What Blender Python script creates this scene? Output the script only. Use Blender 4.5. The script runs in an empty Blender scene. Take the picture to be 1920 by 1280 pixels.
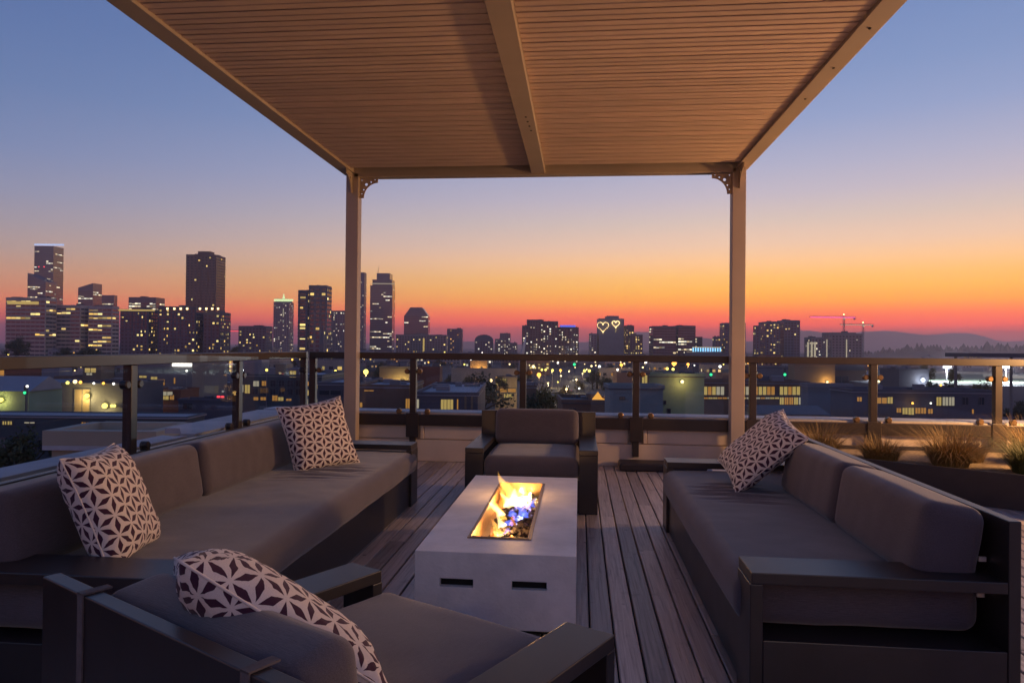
import bpy, bmesh, math, random
from math import radians as R, sin, cos, tan, pi, sqrt
from mathutils import Vector, Matrix, noise

sc = bpy.context.scene
col = sc.collection
rnd = random.Random(7)

# ------------------------------------------------------------------ camera
EYE = 1.2
FPX = 1308.0                                   # focal length in photo pixels (1920 wide)
YAW, PITCH, ROLL = R(5.53), R(0.40), R(0.555)
FWD = Vector((-sin(YAW)*cos(PITCH), cos(YAW)*cos(PITCH), sin(PITCH)))
RI0 = Vector((cos(YAW), sin(YAW), 0))
UP0 = RI0.cross(FWD)
RI = RI0*cos(ROLL) + UP0*sin(ROLL)
UP = -RI0*sin(ROLL) + UP0*cos(ROLL)
cam_d = bpy.data.cameras.new('camera'); cam = bpy.data.objects.new('camera', cam_d); col.objects.link(cam)
cam_d.sensor_width = 36; cam_d.lens = FPX/1920*36; cam_d.clip_start = .05; cam_d.clip_end = 60000
m3 = Matrix((RI, UP, -FWD)).transposed()
cam.matrix_world = Matrix.Translation((0, 0, EYE)) @ m3.to_4x4()
sc.camera = cam

# ------------------------------------------------------------------ dusk sky
def lin(c):
    f = lambda v: v/12.92 if v <= .04045 else ((v+.055)/1.055)**2.4
    return tuple(f(v/255) for v in c) + (1,)
SKY_GAIN = 1.0
world = bpy.data.worlds.new('World'); sc.world = world; world.use_nodes = True
nt = world.node_tree; nt.nodes.clear()
def N(t, **k):
    n = nt.nodes.new(t)
    for a, b in k.items(): setattr(n, a, b)
    return n
def wm(op, a, b=None, c=None):
    n = N('ShaderNodeMath', operation=op)
    for i, v in enumerate((a, b, c)):
        if v is None: continue
        if hasattr(v, 'links'): nt.links.new(v, n.inputs[i])
        else: n.inputs[i].default_value = v
    return n.outputs[0]
tc = N('ShaderNodeTexCoord'); sep = N('ShaderNodeSeparateXYZ'); nt.links.new(tc.outputs['Generated'], sep.inputs[0])
el = wm('ARCSINE', sep.outputs[2]); eld = wm('MAXIMUM', wm('DIVIDE', el, pi/2), 0.0)
fac = wm('SQRT', eld)
SUN_AZ = R(27)                                  # the glow lies this far right of the deck axis
hx, hy = sin(SUN_AZ), cos(SUN_AZ)
hl = wm('MAXIMUM', wm('SQRT', wm('ADD', wm('MULTIPLY', sep.outputs[0], sep.outputs[0]), wm('MULTIPLY', sep.outputs[1], sep.outputs[1]))), .001)
cosd = wm('DIVIDE', wm('ADD', wm('MULTIPLY', sep.outputs[0], hx), wm('MULTIPLY', sep.outputs[1], hy)), hl)
tt = wm('POWER', wm('MINIMUM', wm('MAXIMUM', wm('DIVIDE', wm('SUBTRACT', cosd, .30), .66), 0.0), 1.0), 1.4)
HAZE_D, HAZE_TOP = .00017, 300.0
def through_haze(e, c):
    """the sky's own colour at elevation e, so that it shows as c once seen through the evening haze"""
    T = max(.22, math.exp(-HAZE_D*min(HAZE_TOP/max(sin(R(e)), .004), 12000)))
    return tuple(max((v-s*(1-T))/T, .01) for v, s in zip(lin(c)[:3], (.18, .12, .165)))+(1,)
def ramp(stops):
    n = N('ShaderNodeValToRGB'); cr = n.color_ramp
    while len(cr.elements) > 1: cr.elements.remove(cr.elements[-1])
    for i, (e, c) in enumerate(stops):
        p = sqrt(max(e, 0)/90)
        el_ = cr.elements[0] if i == 0 else cr.elements.new(p)
        el_.position = p; el_.color = through_haze(e, c)
    nt.links.new(fac, n.inputs[0]); return n.outputs[0]
toward = ramp([(0, (146, 98, 120)), (.6, (172, 98, 112)), (1.2, (206, 100, 96)), (1.8, (238, 106, 74)), (2.6, (250, 124, 60)), (3.6, (254, 164, 74)), (4.6, (254, 184, 96)), (5.6, (254, 192, 116)),
               (6.8, (252, 198, 148)), (8, (238, 198, 170)), (9.9, (216, 193, 183)), (11.8, (196, 184, 195)), (13.8, (178, 176, 199)), (17, (150, 162, 199)),
               (20, (134, 152, 194)), (24, (120, 141, 188)), (35, (100, 122, 174)), (52, (80, 102, 156)), (90, (62, 82, 134))])
away = ramp([(0, (140, 88, 112)), (.8, (168, 94, 110)), (1.6, (198, 108, 106)), (2.6, (208, 126, 106)), (3.7, (200, 139, 118)), (5, (190, 147, 132)), (6.3, (175, 151, 149)), (8, (160, 149, 160)),
             (10, (145, 145, 170)), (13, (126, 137, 174)), (17, (109, 127, 170)), (21.6, (97, 117, 165)), (30, (85, 106, 156)), (50, (70, 92, 146)), (90, (60, 80, 132))])
mx = N('ShaderNodeMix', data_type='RGBA'); nt.links.new(tt, mx.inputs[0]); nt.links.new(away, mx.inputs[6]); nt.links.new(toward, mx.inputs[7])
bg = N('ShaderNodeBackground'); bg.inputs[1].default_value = SKY_GAIN
nt.links.new(mx.outputs[2], bg.inputs[0]); wo = N('ShaderNodeOutputWorld'); nt.links.new(bg.outputs[0], wo.inputs[0])

vs = sc.view_settings; vs.view_transform = 'Standard'; vs.look = 'None'; vs.gamma = 1; vs.exposure = 0.0
cy = sc.cycles
cy.max_bounces = 7; cy.diffuse_bounces = 3; cy.glossy_bounces = 3; cy.transmission_bounces = 4; cy.transparent_max_bounces = 24; cy.volume_bounces = 0
cy.use_denoising = True; cy.sample_clamp_indirect = 4; cy.caustics_reflective = False; cy.caustics_refractive = False

# ------------------------------------------------------------------ helpers: properties, meshes, materials
def tag(o, label, cat, group=None, kind=None):
    o['label'] = label; o['category'] = cat
    if group: o['group'] = group
    if kind: o['kind'] = kind
    return o
def empty(name, loc=(0, 0, 0), rz=0):
    o = bpy.data.objects.new(name, None); col.objects.link(o); o.empty_display_size = .1
    o.location = loc; o.rotation_euler = (0, 0, rz); return o
def link(name, me, mat=None, parent=None, loc=None):
    if mat is not None and not me.materials: me.materials.append(mat)
    o = bpy.data.objects.new(name, me); col.objects.link(o)
    if parent: o.parent = parent
    if loc: o.location = loc
    return o
class MB:
    def __init__(s): s.v = []; s.f = []
    def add(s, vs, fs):
        b = len(s.v); s.v += [tuple(p) for p in vs]; s.f += [tuple(b+i for i in q) for q in fs]; return s
    def box(s, x0, x1, y0, y1, z0, z1):
        return s.add([(x0, y0, z0), (x1, y0, z0), (x1, y1, z0), (x0, y1, z0), (x0, y0, z1), (x1, y0, z1), (x1, y1, z1), (x0, y1, z1)],
                     [(3, 2, 1, 0), (4, 5, 6, 7), (0, 1, 5, 4), (1, 2, 6, 5), (2, 3, 7, 6), (3, 0, 4, 7)])
    def quad(s, a, b, c, d): return s.add([a, b, c, d], [(0, 1, 2, 3)])
    def prism(s, poly, axis, a, b):
        # poly: 2D outline (ccw), extruded along axis from a to b
        n = len(poly)
        def p(q, t): return (t, q[0], q[1]) if axis == 0 else (q[0], t, q[1]) if axis == 1 else (q[0], q[1], t)
        s.add([p(q, a) for q in poly]+[p(q, b) for q in poly],
              [tuple(range(n))[::-1], tuple(range(n, 2*n))]+[(i, (i+1) % n, n+(i+1) % n, n+i) for i in range(n)])
        return s
    def tube(s, pts, rad, n=6, cap=True):
        pts = [Vector(p) for p in pts]; rad = rad if isinstance(rad, (list, tuple)) else [rad]*len(pts)
        b = len(s.v)
        for i, p in enumerate(pts):
            t = (pts[min(i+1, len(pts)-1)]-pts[max(i-1, 0)])
            t = t.normalized() if t.length > 1e-9 else Vector((0, 0, 1))
            u = t.cross(Vector((0, 0, 1)) if abs(t.z) < .9 else Vector((1, 0, 0))).normalized(); w = t.cross(u)
            for k in range(n):
                a = 2*pi*k/n; s.v.append(tuple(p+(u*cos(a)+w*sin(a))*rad[i]))
        for i in range(len(pts)-1):
            for k in range(n): s.f.append((b+i*n+k, b+i*n+(k+1) % n, b+(i+1)*n+(k+1) % n, b+(i+1)*n+k))
        if cap:
            s.f.append(tuple(b+k for k in range(n))[::-1]); s.f.append(tuple(b+(len(pts)-1)*n+k for k in range(n)))
        return s
    def ball(s, c, r, nu=8, nv=5, sq=1.0):
        return s.tube([(c[0], c[1], c[2]+r*sq*cos(pi*(.04+.92*j/nv))) for j in range(nv+1)], [r*sin(pi*(.04+.92*j/nv)) for j in range(nv+1)], nu)
    def mesh(s, name, smooth=False):
        me = bpy.data.meshes.new(name); me.from_pydata(s.v, [], s.f); me.update()
        if smooth: me.polygons.foreach_set('use_smooth', [True]*len(me.polygons))
        return me
    def build(s, name, mat, parent=None, smooth=False, loc=None):
        return link(name, s.mesh(name, smooth), mat, parent, loc)
def fix_normals(me):
    bm = bmesh.new(); bm.from_mesh(me); bmesh.ops.recalc_face_normals(bm, faces=bm.faces); bm.to_mesh(me); bm.free()
def slab(name, x0, x1, y0, y1, z0, z1, mat, parent=None, bev=.003, seg=2):
    bm = bmesh.new(); bmesh.ops.create_cube(bm, size=1)
    for v in bm.verts:
        v.co = Vector(((x0+x1)/2+v.co.x*(x1-x0), (y0+y1)/2+v.co.y*(y1-y0), (z0+z1)/2+v.co.z*(z1-z0)))
    if bev: bmesh.ops.bevel(bm, geom=bm.edges[:], offset=bev, segments=seg, affect='EDGES', profile=.5)
    me = bpy.data.meshes.new(name); bm.to_mesh(me); bm.free()
    return link(name, me, mat, parent)

def newmat(name):
    m = bpy.data.materials.new(name); m.use_nodes = True; t = m.node_tree; t.nodes.clear()
    out = t.nodes.new('ShaderNodeOutputMaterial'); return m, t, out
class NT:
    def __init__(s, t): s.t = t
    def n(s, typ, ins=None, **k):
        x = s.t.nodes.new(typ)
        for a, b in k.items(): setattr(x, a, b)
        for a, v in (ins or {}).items():
            if hasattr(v, 'links'): s.t.links.new(v, x.inputs[a])
            else: x.inputs[a].default_value = v
        return x
    def m(s, op, a, b=0.0, c=0.0): return s.n('ShaderNodeMath', {0: a, 1: b, 2: c}, operation=op).outputs[0]
    def mix(s, f, a, b, blend='MIX'):
        return s.n('ShaderNodeMix', {0: f, 6: a, 7: b}, data_type='RGBA', blend_type=blend).outputs[2]
    def ramp(s, f, stops, interp='LINEAR'):
        x = s.n('ShaderNodeValToRGB', {0: f}); cr = x.color_ramp; cr.interpolation = interp
        while len(cr.elements) > 1: cr.elements.remove(cr.elements[-1])
        for i, (p, c) in enumerate(stops):
            e = cr.elements[0] if i == 0 else cr.elements.new(p); e.position = p; e.color = c if len(c) == 4 else (*c, 1)
        return x.outputs[0]
def c4(c, k=1.0): return (min(c[0]*k, 1), min(c[1]*k, 1), min(c[2]*k, 1), 1)
def mat(name, c, rough=.6, var=.15, scale=3.0, bump=0.0, bscale=60.0, metal=0.0, spec=.5, stretch=(1, 1, 1), objrand=0.0, stain=0.0, bevel=0.0, roughvar=0.0):
    m, t, out = newmat(name); g = NT(t)
    co = g.n('ShaderNodeTexCoord').outputs['Object']
    oi = g.n('ShaderNodeObjectInfo').outputs['Random']
    if objrand or True:
        off = g.n('ShaderNodeCombineXYZ', {0: g.m('MULTIPLY', oi, 13.7), 1: g.m('MULTIPLY', oi, 7.3), 2: g.m('MULTIPLY', oi, 3.1)}).outputs[0]
        co = g.n('ShaderNodeVectorMath', {0: co, 1: off}, operation='ADD').outputs[0]
    mp = g.n('ShaderNodeMapping', {'Vector': co, 'Scale': stretch}).outputs[0]
    nz = g.n('ShaderNodeTexNoise', {'Vector': mp, 'Scale': scale, 'Detail': 6.0, 'Roughness': .6}).outputs['Fac']
    base = g.mix(g.n('ShaderNodeMapRange', {0: nz, 1: .3, 2: .7}).outputs[0], c4(c, 1-var), c4(c, 1+var))
    if objrand:
        base = g.mix(1.0, base, g.ramp(oi, [(0, (1-objrand,)*3), (.5, (1, 1, 1)), (1, (1+objrand, 1+objrand*.9, 1+objrand*.8))]), 'MULTIPLY')
    if stain:
        s2 = g.n('ShaderNodeTexNoise', {'Vector': co, 'Scale': scale*.37, 'Detail': 4.0}).outputs['Fac']
        base = g.mix(g.m('MULTIPLY', g.n('ShaderNodeMapRange', {0: s2, 1: .52, 2: .72}).outputs[0], stain), base, c4(c, .45))
    p = g.n('ShaderNodeBsdfPrincipled', {'Base Color': base, 'Roughness': rough, 'Metallic': metal, 'Specular IOR Level': spec})
    if roughvar:
        t.links.new(g.n('ShaderNodeMapRange', {0: nz, 1: .3, 2: .7, 3: rough-roughvar, 4: rough+roughvar}).outputs[0], p.inputs['Roughness'])
    nrm = g.n('ShaderNodeBevel', {'Radius': bevel}, samples=4).outputs[0] if bevel else None
    if bump:
        b = g.n('ShaderNodeBump', {'Height': g.n('ShaderNodeTexNoise', {'Vector': mp, 'Scale': bscale, 'Detail': 5.0}).outputs['Fac'], 'Strength': bump, 'Distance': .01})
        if nrm is not None: t.links.new(nrm, b.inputs['Normal'])
        nrm = b.outputs[0]
    if nrm is not None: t.links.new(nrm, p.inputs['Normal'])
    t.links.new(p.outputs[0], out.inputs[0]); return m
def glow(name, c, s, c2=None, smin=None, sample=False):
    m, t, out = newmat(name); g = NT(t)
    e = g.n('ShaderNodeEmission', {'Color': c4(c), 'Strength': s})
    if c2 is not None:
        r_ = g.n('ShaderNodeNewGeometry').outputs['Random Per Island']
        r2 = g.m('FRACT', g.m('MULTIPLY', r_, 7.31))
        t.links.new(g.mix(r_, c4(c), c4(c2)), e.inputs[0])
        t.links.new(g.n('ShaderNodeMapRange', {0: g.m('POWER', r2, 1.6), 3: smin, 4: s}).outputs[0], e.inputs[1])
    t.links.new(e.outputs[0], out.inputs[0])
    if not sample: m.cycles.emission_sampling = 'NONE'
    return m

M = {}
M['frame'] = mat('dark frame', (.022, .018, .019), .36, .2, 9, .015, 40, spec=.75, roughvar=.02)
M['pergola'] = mat('pergola paint', (.47, .375, .295), .5, .05, 3, .03, 30, spec=.35)
M['louver'] = mat('louver paint', (.70, .52, .41), .55, .06, 3, .03, 30, spec=.3, objrand=.06)
M['wall'] = mat('cream board', (.70, .57, .46), .7, .06, 4, .06, 50)
M['coping'] = mat('pale coping', (.50, .50, .54), .55, .10, 5, .05, 30, stain=.35)
M['rail'] = mat('bronze rail', (.030, .022, .019), .36, .15, 8, .02, 60, spec=.6)
M['brass'] = mat('bronze clamp', (.22, .14, .07), .38, .2, 20, metal=.7)
M['concrete'] = mat('fire pit concrete', (.80, .76, .745), .42, .13, 6, .14, 70, stain=.30, bevel=.006)
M['bronze'] = mat('burner bronze', (.36, .22, .11), .38, .2, 30, metal=.6)
M['black'] = mat('black void', (.006, .006, .006), .8, .2)
M['rock'] = mat('lava rock', (.035, .026, .024), .8, .5, 60, .5, 90)
M['soil'] = mat('planter soil', (.34, .26, .17), .95, .5, 40, .9, 60)
M['planter'] = mat('planter steel', (.030, .025, .030), .5, .2, 6, .04, 40)
M['block'] = mat('pale block', (.50, .50, .54), .8, .1, 12, .2, 60)
M['strap'] = mat('webbing strap', (.12, .10, .10), .8, .2, 60)
M['tagw'] = mat('white tag', (.6, .55, .5), .8, .1, 60)

def fabric(name, c):
    m, t, out = newmat(name); g = NT(t)
    co = g.n('ShaderNodeTexCoord').outputs['Object']
    a = g.n('ShaderNodeTexNoise', {'Vector': co, 'Scale': 240.0, 'Detail': 4.0, 'Roughness': .8}).outputs['Fac']
    b = g.n('ShaderNodeTexNoise', {'Vector': co, 'Scale': 5.0, 'Detail': 4.0}).outputs['Fac']
    st = g.n('ShaderNodeTexNoise', {'Vector': g.n('ShaderNodeMapping', {'Vector': co, 'Scale': (30, 900, 500)}).outputs[0], 'Scale': 1.0, 'Detail': 2.0}).outputs['Fac']
    f1 = g.n('ShaderNodeMapRange', {0: g.m('ADD', g.m('MULTIPLY', a, .5), g.m('MULTIPLY', st, .5)), 1: .32, 2: .68, 3: .70, 4: 1.30}).outputs[0]
    f2 = g.n('ShaderNodeMapRange', {0: b, 1: .3, 2: .7, 3: .90, 4: 1.10}).outputs[0]
    cc = g.mix(1.0, c4(c), g.n('ShaderNodeCombineColor', {0: g.m('MULTIPLY', f1, f2), 1: g.m('MULTIPLY', f1, f2), 2: g.m('MULTIPLY', f1, f2)}).outputs[0], 'MULTIPLY')
    bp = g.n('ShaderNodeBump', {'Height': g.m('ADD', a, st), 'Strength': .25, 'Distance': .002}).outputs[0]
    p = g.n('ShaderNodeBsdfPrincipled', {'Base Color': cc, 'Roughness': .9, 'Specular IOR Level': .15, 'Sheen Weight': .35, 'Sheen Roughness': .5, 'Normal': bp})
    t.links.new(p.outputs[0], out.inputs[0]); return m
M['fabric'] = fabric('taupe outdoor fabric', (.100, .086, .100))

def star_fabric(name, light, dark, s):
    """six-petalled star lattice: one rhombus on every edge of a triangular lattice"""
    m, t, out = newmat(name); g = NT(t)
    uv = g.n('ShaderNodeTexCoord').outputs['UV']
    wob = g.n('ShaderNodeTexNoise', {'Vector': uv, 'Scale': 60.0, 'Detail': 2.0}).outputs['Color']
    uv = g.n('ShaderNodeVectorMath', {0: uv, 1: g.n('ShaderNodeVectorMath', {0: g.n('ShaderNodeVectorMath', {0: wob, 1: (.5, .5, .5)}, operation='SUBTRACT').outputs[0], 3: .004}, operation='SCALE').outputs[0]}, operation='ADD').outputs[0]
    sp = g.n('ShaderNodeSeparateXYZ', {0: uv}); x, y = sp.outputs[0], sp.outputs[1]
    h = s*sqrt(3)/2; ins = None
    for k in range(3):
        a = R(60*k+17)
        xr = g.m('ADD', g.m('MULTIPLY', x, cos(a)), g.m('MULTIPLY', y, sin(a)))
        yr = g.m('ADD', g.m('MULTIPLY', x, -sin(a)), g.m('MULTIPLY', y, cos(a)))
        n = g.m('ROUND', g.m('DIVIDE', yr, h))
        dy = g.m('ABSOLUTE', g.m('SUBTRACT', g.m('DIVIDE', yr, h), n))            # in rows
        fx = g.m('ABSOLUTE', g.m('SUBTRACT', g.m('FRACT', g.m('ADD', g.m('SUBTRACT', g.m('DIVIDE', xr, s), g.m('MULTIPLY', n, .5)), 100.0)), .5))
        d = g.m('ADD', g.m('DIVIDE', fx, .405), g.m('DIVIDE', dy, .158))
        ins = d if ins is None else g.m('MINIMUM', ins, d)
    f = g.n('ShaderNodeMapRange', {0: ins, 1: .97, 2: 1.03}).outputs[0]
    fine = g.n('ShaderNodeTexNoise', {'Vector': uv, 'Scale': 900.0, 'Detail': 2.0}).outputs['Fac']
    cc = g.mix(f, c4(dark), c4(light)); cc = g.mix(g.n('ShaderNodeMapRange', {0: fine, 1: .35, 2: .65, 3: 0.0, 4: .22}).outputs[0], cc, c4(dark, 2.2))
    bp = g.n('ShaderNodeBump', {'Height': fine, 'Strength': .2, 'Distance': .002}).outputs[0]
    p = g.n('ShaderNodeBsdfPrincipled', {'Base Color': cc, 'Roughness': .9, 'Specular IOR Level': .15, 'Sheen Weight': .2, 'Normal': bp})
    t.links.new(p.outputs[0], out.inputs[0]); return m
M['star'] = star_fabric('star print cotton', (.78, .71, .66), (.050, .018, .040), .073)

def deckmat():
    m, t, out = newmat('weathered deck board'); g = NT(t)
    co = g.n('ShaderNodeTexCoord').outputs['Object']; oi = g.n('ShaderNodeObjectInfo').outputs['Random']
    off = g.n('ShaderNodeCombineXYZ', {0: g.m('MULTIPLY', oi, 31.0), 1: g.m('MULTIPLY', oi, 57.0), 2: 0.0}).outputs[0]
    co2 = g.n('ShaderNodeVectorMath', {0: co, 1: off}, operation='ADD').outputs[0]
    gr = g.n('ShaderNodeTexNoise', {'Vector': g.n('ShaderNodeMapping', {'Vector': co2, 'Scale': (70, 2.2, 20)}).outputs[0], 'Scale': 1.0, 'Detail': 7.0, 'Roughness': .65, 'Distortion': .6}).outputs['Fac']
    bl = g.n('ShaderNodeTexNoise', {'Vector': co2, 'Scale': 9.0, 'Detail': 5.0, 'Roughness': .6}).outputs['Fac']
    c = g.ramp(gr, [(.30, (.15, .12, .112)), (.46, (.37, .325, .31)), (.56, (.44, .395, .38)), (.74, (.58, .54, .525))])
    c = g.mix(1.0, c, g.ramp(oi, [(0, (.60, .57, .57)), (.35, (.9, .87, .87)), (.7, (1.05, 1.02, 1.0)), (1, (1.22, 1.18, 1.15))]), 'MULTIPLY')
    c = g.mix(g.n('ShaderNodeMapRange', {0: bl, 1: .60, 2: .78, 3: 0.0, 4: .65}).outputs[0], c, (.035, .020, .018, 1))
    sp = g.n('ShaderNodeTexVoronoi', {'Vector': co2, 'Scale': 7.0}, feature='F1').outputs['Distance']
    c = g.mix(g.n('ShaderNodeMapRange', {0: sp, 1: .05, 2: .11, 3: .8, 4: 0.0}).outputs[0], c, (.03, .018, .016, 1))
    bp = g.n('ShaderNodeBump', {'Height': gr, 'Strength': .35, 'Distance': .004}).outputs[0]
    p = g.n('ShaderNodeBsdfPrincipled', {'Base Color': c, 'Roughness': .40, 'Specular IOR Level': .65, 'Normal': bp})
    t.links.new(p.outputs[0], out.inputs[0]); return m
M['deck'] = deckmat()
def glassmat():
    m, t, out = newmat('railing glass'); g = NT(t)
    tr = g.n('ShaderNodeBsdfTransparent', {0: (.90, .92, .93, 1)}); gl = g.n('ShaderNodeBsdfGlossy', {0: (1, 1, 1, 1), 'Roughness': .02})
    ge = g.n('ShaderNodeNewGeometry'); cs = g.m('ABSOLUTE', g.n('ShaderNodeVectorMath', {0: ge.outputs['Normal'], 1: ge.outputs['Incoming']}, operation='DOT_PRODUCT').outputs['Value'])
    fr = g.m('ADD', .035, g.m('MULTIPLY', g.m('POWER', g.m('SUBTRACT', 1.0, cs), 5.0), .9))
    s = g.n('ShaderNodeMixShader', {0: fr, 1: tr.outputs[0], 2: gl.outputs[0]})
    t.links.new(s.outputs[0], out.inputs[0]); return m
M['glass'] = glassmat()

# ------------------------------------------------------------------ the terrace: deck, parapet, railings
GZ = -24.0
WY = 7.15                                       # face of the parapet behind the seats
RX = -2.90                                      # line of the left railing
deck = empty('deck', (0, 0, 0)); deck['kind'] = 'structure'
plank_me = {}
def plank_mesh(L):
    if L not in plank_me:
        bm = bmesh.new(); bmesh.ops.create_cube(bm, size=1)
        for v in bm.verts: v.co = Vector((v.co.x*.0935, v.co.y*(L-.004), v.co.z*.028-.014))
        bmesh.ops.bevel(bm, geom=[e for e in bm.edges if abs((e.verts[0].co-e.verts[1].co).y) > .5], offset=.004, segments=1, affect='EDGES')
        me = bpy.data.meshes.new('plank'); bm.to_mesh(me); bm.free(); me.materials.append(M['deck']); plank_me[L] = me
    return plank_me[L]
i = 0; x = RX+.09
while x < 4.75:
    y = -2.6-rnd.choice((0, .8, 1.6)); k = 0
    while y < WY-.02:
        L = rnd.choice((3.6, 4.2, 4.8)) if y < 3 else 5.0
        if y+L > WY-1.2: L = round(WY-.012-y, 3)
        o = link('plank', plank_mesh(L), None, deck, (x+rnd.uniform(-.0008, .0008), y+L/2, rnd.uniform(-.0012, .0012)))
        y += L
    x += .1005
slab('deck_joists', RX, 4.8, -4.3, WY, -.2, -.05, M['black'], deck, 0)

host = empty('apartment_house', (0, 0, 0)); tag(host, 'tall apartment house whose roof carries the terrace', 'building')
slab('roof_slab', -3.9, 9, -9, 7.7, -.6, -.22, M['block'], host, .01)
slab('wall', -3.8, 8.9, -8.9, 7.6, GZ, -.6, M['wall'], host, .01)

par = empty('parapet_wall', (0, WY, 0)); tag(par, 'low cream boarded parapet wall behind the fire pit armchair', 'wall')
def pp(name, x0, x1, y0, y1, z0, z1, m, bev=.003): return slab(name, x0, x1, y0, y1, z0, z1, m, par, bev)
x = -3.35
edges = [-3.35, -.05, 3.2, 6.5]
for a, b in zip(edges, edges[1:]): pp('lower_board', a+.002, b-.002, -.004, .03, .0, .222, M['wall'])
pp('core', -3.34, 6.5, .035, .30, -.2, .455, M['wall'], 0)
posts = [-1.72+1.146*k for k in range(-1, 7)]
posts[0] = -2.80
for a, b in zip(posts, posts[1:]):
    pp('upper_board', a+.118, b-.072, .006, .032, .231, .50, M['wall'])
    pp('batten', a+.078, a+.112, -.004, .033, .231, .50, M['wall'])
    pp('batten', b-.066, b-.040, -.004, .033, .231, .50, M['wall'])
for a, b in zip([-3.38, -.62, 2.1, 4.4], [-.624, 2.096, 4.396, 6.5]):
    pp('coping', a, b, .07, .36, .475, .505, M['coping'], .004)
par2 = empty('side_parapet', (RX, 0, 0)); tag(par2, 'low dark parapet with pale coping along the left edge', 'wall')
slab('wall', -.40, -.03, -4, WY-.01, -.2, .44, M['rail'], par2, .004)
cop = MB().prism([(-.50, -4), (-.05, -4), (-.05, 5.02), (-.14, 4.99), (-.25, 5.03)], 2, .455, .50); c = cop.mesh('coping'); fix_normals(c); link('coping', c, M['coping'], par2)
cop = MB().prism([(-.50, 5.46), (-.37, 5.46), (-.16, 5.13), (-.05, 5.13), (-.05, WY+.0), (-.50, WY+.0)], 2, .455, .50); c = cop.mesh('coping'); fix_normals(c); link('coping', c, M['coping'], par2)

def railing(name, label, origin, rz, ps, x_end, glass_gap=.045, first_wide=True):
    """a run of railing along local x; ps: post positions"""
    r = empty(name, origin, rz); tag(r, label, 'railing')
    slab('top_rail', ps[0]-.03, x_end, -.035, .035, 1.056, 1.124, M['rail'], r, .004)
    slab('bottom_rail', ps[0]-.03, x_end, -.036, -.002, .372, .485, M['rail'], r, .003)
    slab('bottom_channel', ps[0]-.03, x_end, 0.0, .03, .455, .487, M['rail'], r, .003)
    for p in ps:
        po = slab('post', p-.032, p+.032, -.031, .031, .10, 1.055, M['rail'], r, .004)
        slab('bracket', p-.065, p+.065, -.046, -.0345, .25, .50, M['rail'], po, .003)
    for a, b in zip(ps, ps[1:]):
        g = slab('glass_pane', a+glass_gap, b-glass_gap, .004, .016, .492, 1.035, M['glass'], r, .001, 1)
        for px, pz in ((a+.065, .93), (b-.065, .93), (a+.15, .515), (b-.15, .515)):
            mb = MB()
            mb.tube([(px, -.018, pz), (px, -.012, pz), (px, .03, pz), (px, .036, pz)], [.021, .028, .028, .021], 14)
            mb.box(px-.022, px+.022, -.012, .032, pz-.045, pz) if pz < .6 else mb.box(min(px, (a if px < (a+b)/2 else b)), max(px, (a if px < (a+b)/2 else b)), .001, .02, pz-.014, pz+.014)
            mb.build('glass_clamp', M['brass'] if origin[0] > -2 else M['rail'], g, False)
    return r
railing('glass_railing', 'bronze railing with glass panes across the back of the terrace', (0, WY-.004, 0), 0, posts, 5.2)
railing('glass_railing', 'bronze railing with glass panes behind the long left sofa', (RX, WY-.01, 0), -pi/2, [.0, 1.44, 2.87, 4.30, 5.73], 7.0)

# ------------------------------------------------------------------ pergola
pg = empty('pergola', (0, 0, 0)); tag(pg, 'cream metal pergola with closed louvred roof over the seating', 'pergola')
PX0, PX1, PY0, PY1 = -2.46, 1.64, .55, 7.10
BZ = 2.97
bm_ = M['pergola']
slab('side_beam', PX0, PX0+.13, PY0, PY1, BZ, BZ+.16, bm_, pg, .004)
slab('side_beam', PX1-.13, PX1, PY0, PY1, BZ, BZ+.16, bm_, pg, .004)
slab('cross_beam', PX0+.131, PX1-.131, PY1-.12, PY1-.002, 2.925, BZ+.155, bm_, pg, .004)
slab('cross_beam', PX0+.131, PX1-.131, PY0+.002, PY0+.13, 2.925, BZ+.155, bm_, pg, .004)
cb = slab('centre_beam', -.495, -.358, PY0+.132, PY1-.122, 2.935, BZ+.15, bm_, pg, .004)
for k in range(4): MB().tube([(-.42+.006*k, 5.25+.11*k, 2.938), (-.42+.006*k, 5.25+.11*k, 2.930)], .008, 8).build('bolt', M['rail'], cb)
for k in range(5):
    MB().tube([(PX1-.065, 2.9+.55*k, BZ+.001), (PX1-.065, 2.9+.55*k, BZ-.006)], .008, 8).build('bolt', M['rail'], pg)
prof = [(0, .001), (.004, -.001), (.050, .0005), (.0605, .005), (.063, .002), (.066, -.0005), (.112, .0015), (.1255, .006), (.1255, .012), (.09, .022), (.003, .014)]
def louver_mesh(a, b):
    mb = MB().prism(prof, 0, a, b); me = mb.mesh('louver'); fix_normals(me); me.materials.append(M['louver']); return me
lm = [louver_mesh(PX0+.128, -.497), louver_mesh(-.356, PX1-.128)]
y = PY0+.14
while y+.126 < PY1-.125:
    for me in lm:
        o = link('louver', me, None, pg, (0, y, BZ+.022)); o.rotation_euler.x = R(rnd.uniform(-.35, .35))
    y += .1265
slab('roof_sheet', PX0+.01, PX1-.01, PY0+.01, PY1-.01, BZ+.165, BZ+.175, bm_, pg, .002)
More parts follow.
